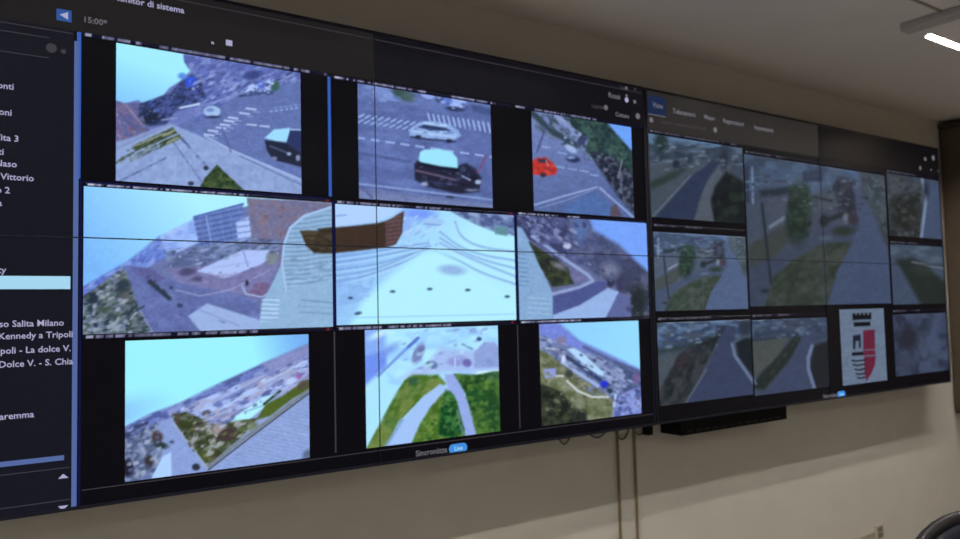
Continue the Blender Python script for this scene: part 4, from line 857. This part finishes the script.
# ------------------------------------------------------------------ dark wooden cabinet hung on the right wall
CXF = 2.792
cb = thing('wall_cabinet', 'tall dark brown cabinet on the right wall at the end of the display', 'cabinet', (RX1, -.35, .95))
bm = bmesh.new(); box(bm, CXF+.02, RX1-.001, -.85, WY-.004, .93, 1.560+ZB); obj('body', bm, M['wood'], cb)
bm = bmesh.new(); box(bm, CXF, CXF+.019, -.345, WY-.010, .95, 1.548+ZB); d1 = obj('door', bm, M['wood'], cb, bevel=.003)
bm = bmesh.new(); box(bm, CXF, CXF+.019, -.845, -.350, .95, 1.548+ZB); d2 = obj('door', bm, M['wood'], cb, bevel=.003)
bm = bmesh.new(); box(bm, CXF-.01, RX1-.001, -.855, WY-.003, 1.560+ZB, 1.572+ZB); obj('top_board', bm, M['wood2'], cb, bevel=.002)
for y, d in ((-.30, d1), (-.39, d2)):
    bm = bmesh.new(); tube(bm, [(CXF+.002, y, 1.02), (CXF-.025, y, 1.03), (CXF-.025, y, 1.15), (CXF+.002, y, 1.16)], .006, 8)
    o = obj('door_handle', bm, M['steel'], None, smooth=True); o.parent = d

# ------------------------------------------------------------------ office chair at the lower right
def office_chair(cx, cy, rz, top):
    t = thing('office_chair', 'dark office chair with rounded padded back in front of the right display', 'chair', (0, 0, 0))
    def cush(bm, w, h, d, round_):      # rounded slab, x width, z height, y depth
        n = 40; prof = []
        for k in range(n):
            a = 2*math.pi*k/n; c, s = math.cos(a), math.sin(a)
            e = 2/round_
            prof.append((w/2*math.copysign(abs(c)**e, c), h/2*math.copysign(abs(s)**e, s)))
        rings = []
        for yy, sc in ((-d/2, .90), (-d*.38, .97), (0, 1), (d*.38, .97), (d/2, .90)):
            rings.append([bm.verts.new((x*sc, yy+.28*x*x, z*sc)) for x, z in prof])
        for i in range(len(rings)-1):
            for k in range(n):
                bm.faces.new((rings[i][k], rings[i][(k+1) % n], rings[i+1][(k+1) % n], rings[i+1][k]))
        for ring, yy in ((rings[0], -d/2-.006), (rings[-1], d/2+.006)):
            c = bm.verts.new((0, yy, 0))
            for k in range(n): bm.faces.new((ring[k], ring[(k+1) % n], c))
        return prof
    zc = top-.30
    bm = bmesh.new(); pr = cush(bm, .56, .585, .07, 2.3); bmesh.ops.translate(bm, verts=bm.verts[:], vec=(0, .0, zc))
    bk = obj('backrest', bm, M['leather'], t, smooth=True)
    bm = bmesh.new(); pts = [(x*1.02, .28*x*x+.0, zc+z*1.02) for x, z in pr]; tube(bm, pts+[pts[0]], .020, 10, cap=False)
    o = obj('back_rim', bm, M['rim'], bk, smooth=True)
    bm = bmesh.new(); cush(bm, .50, .48, .09, 3.4)
    bmesh.ops.transform(bm, verts=bm.verts[:], matrix=Matrix.Translation((0, -.26, .47)) @ Matrix.Rotation(math.pi/2, 4, 'X'))
    obj('seat', bm, M['leather'], t, smooth=True)
    bm = bmesh.new(); tube(bm, [(0, -.2, .40), (0, .10, .42), (0, .12, .6), (0, .06, zc-.1)], .022, 10); obj('back_support', bm, M['rim'], t, smooth=True)
    bm = bmesh.new(); tube(bm, [(0, -.24, .11), (0, -.24, .42)], .028, 14); obj('gas_column', bm, M['steel'], t, smooth=True)
    for sx in (-1, 1):
        bm = bmesh.new(); tube(bm, [(sx*.22, -.24, .43), (sx*.30, -.24, .45), (sx*.31, -.20, .66), (sx*.31, -.38, .67)], .016, 10)
        a = obj('armrest', bm, M['rim'], t, smooth=True)
        bm = bmesh.new(); box(bm, sx*.31-.035, sx*.31+.035, -.42, -.16, .675, .70); obj('arm_pad', bm, M['rim'], a, bevel=.01)
    for k in range(5):
        a = 2*math.pi*k/5+.3; dx, dy = math.cos(a), math.sin(a)
        bm = bmesh.new(); tube(bm, [(0, -.24, .12), (dx*.29, -.24+dy*.29, .085)], [.026, .016], 10); l = obj('base_arm', bm, M['rim'], t, smooth=True)
        bm = bmesh.new(); bmesh.ops.create_cone(bm, cap_ends=True, segments=20, radius1=.03, radius2=.03, depth=.045,
            matrix=Matrix.Translation((dx*.29, -.24+dy*.29, .03)) @ Matrix.Rotation(a, 4, 'Z') @ Matrix.Rotation(math.pi/2, 4, 'X'))
        obj('caster', bm, M['matte'], l, bevel=.006)
    for o in list(COL.objects):
        if o.parent in (t,) or (o.parent and o.parent.parent is t): o.matrix_parent_inverse = Matrix.Identity(4)
    t.location = (cx, cy, 0); t.rotation_euler = (0, 0, rz)
    return t
office_chair(.315, -1.02, math.radians(155), .957)

# ------------------------------------------------------------------ world and colour management
w = bpy.data.worlds.new('world'); S.world = w; w.use_nodes = True
w.node_tree.nodes['Background'].inputs['Color'].default_value = (.02, .02, .022, 1)
w.node_tree.nodes['Background'].inputs['Strength'].default_value = 1.
vs_ = S.view_settings
S.display_settings.display_device = 'sRGB'
vs_.view_transform = 'Standard'; vs_.look = 'None'; vs_.gamma = 1.; vs_.use_curve_mapping = False
vs_.exposure = 0.
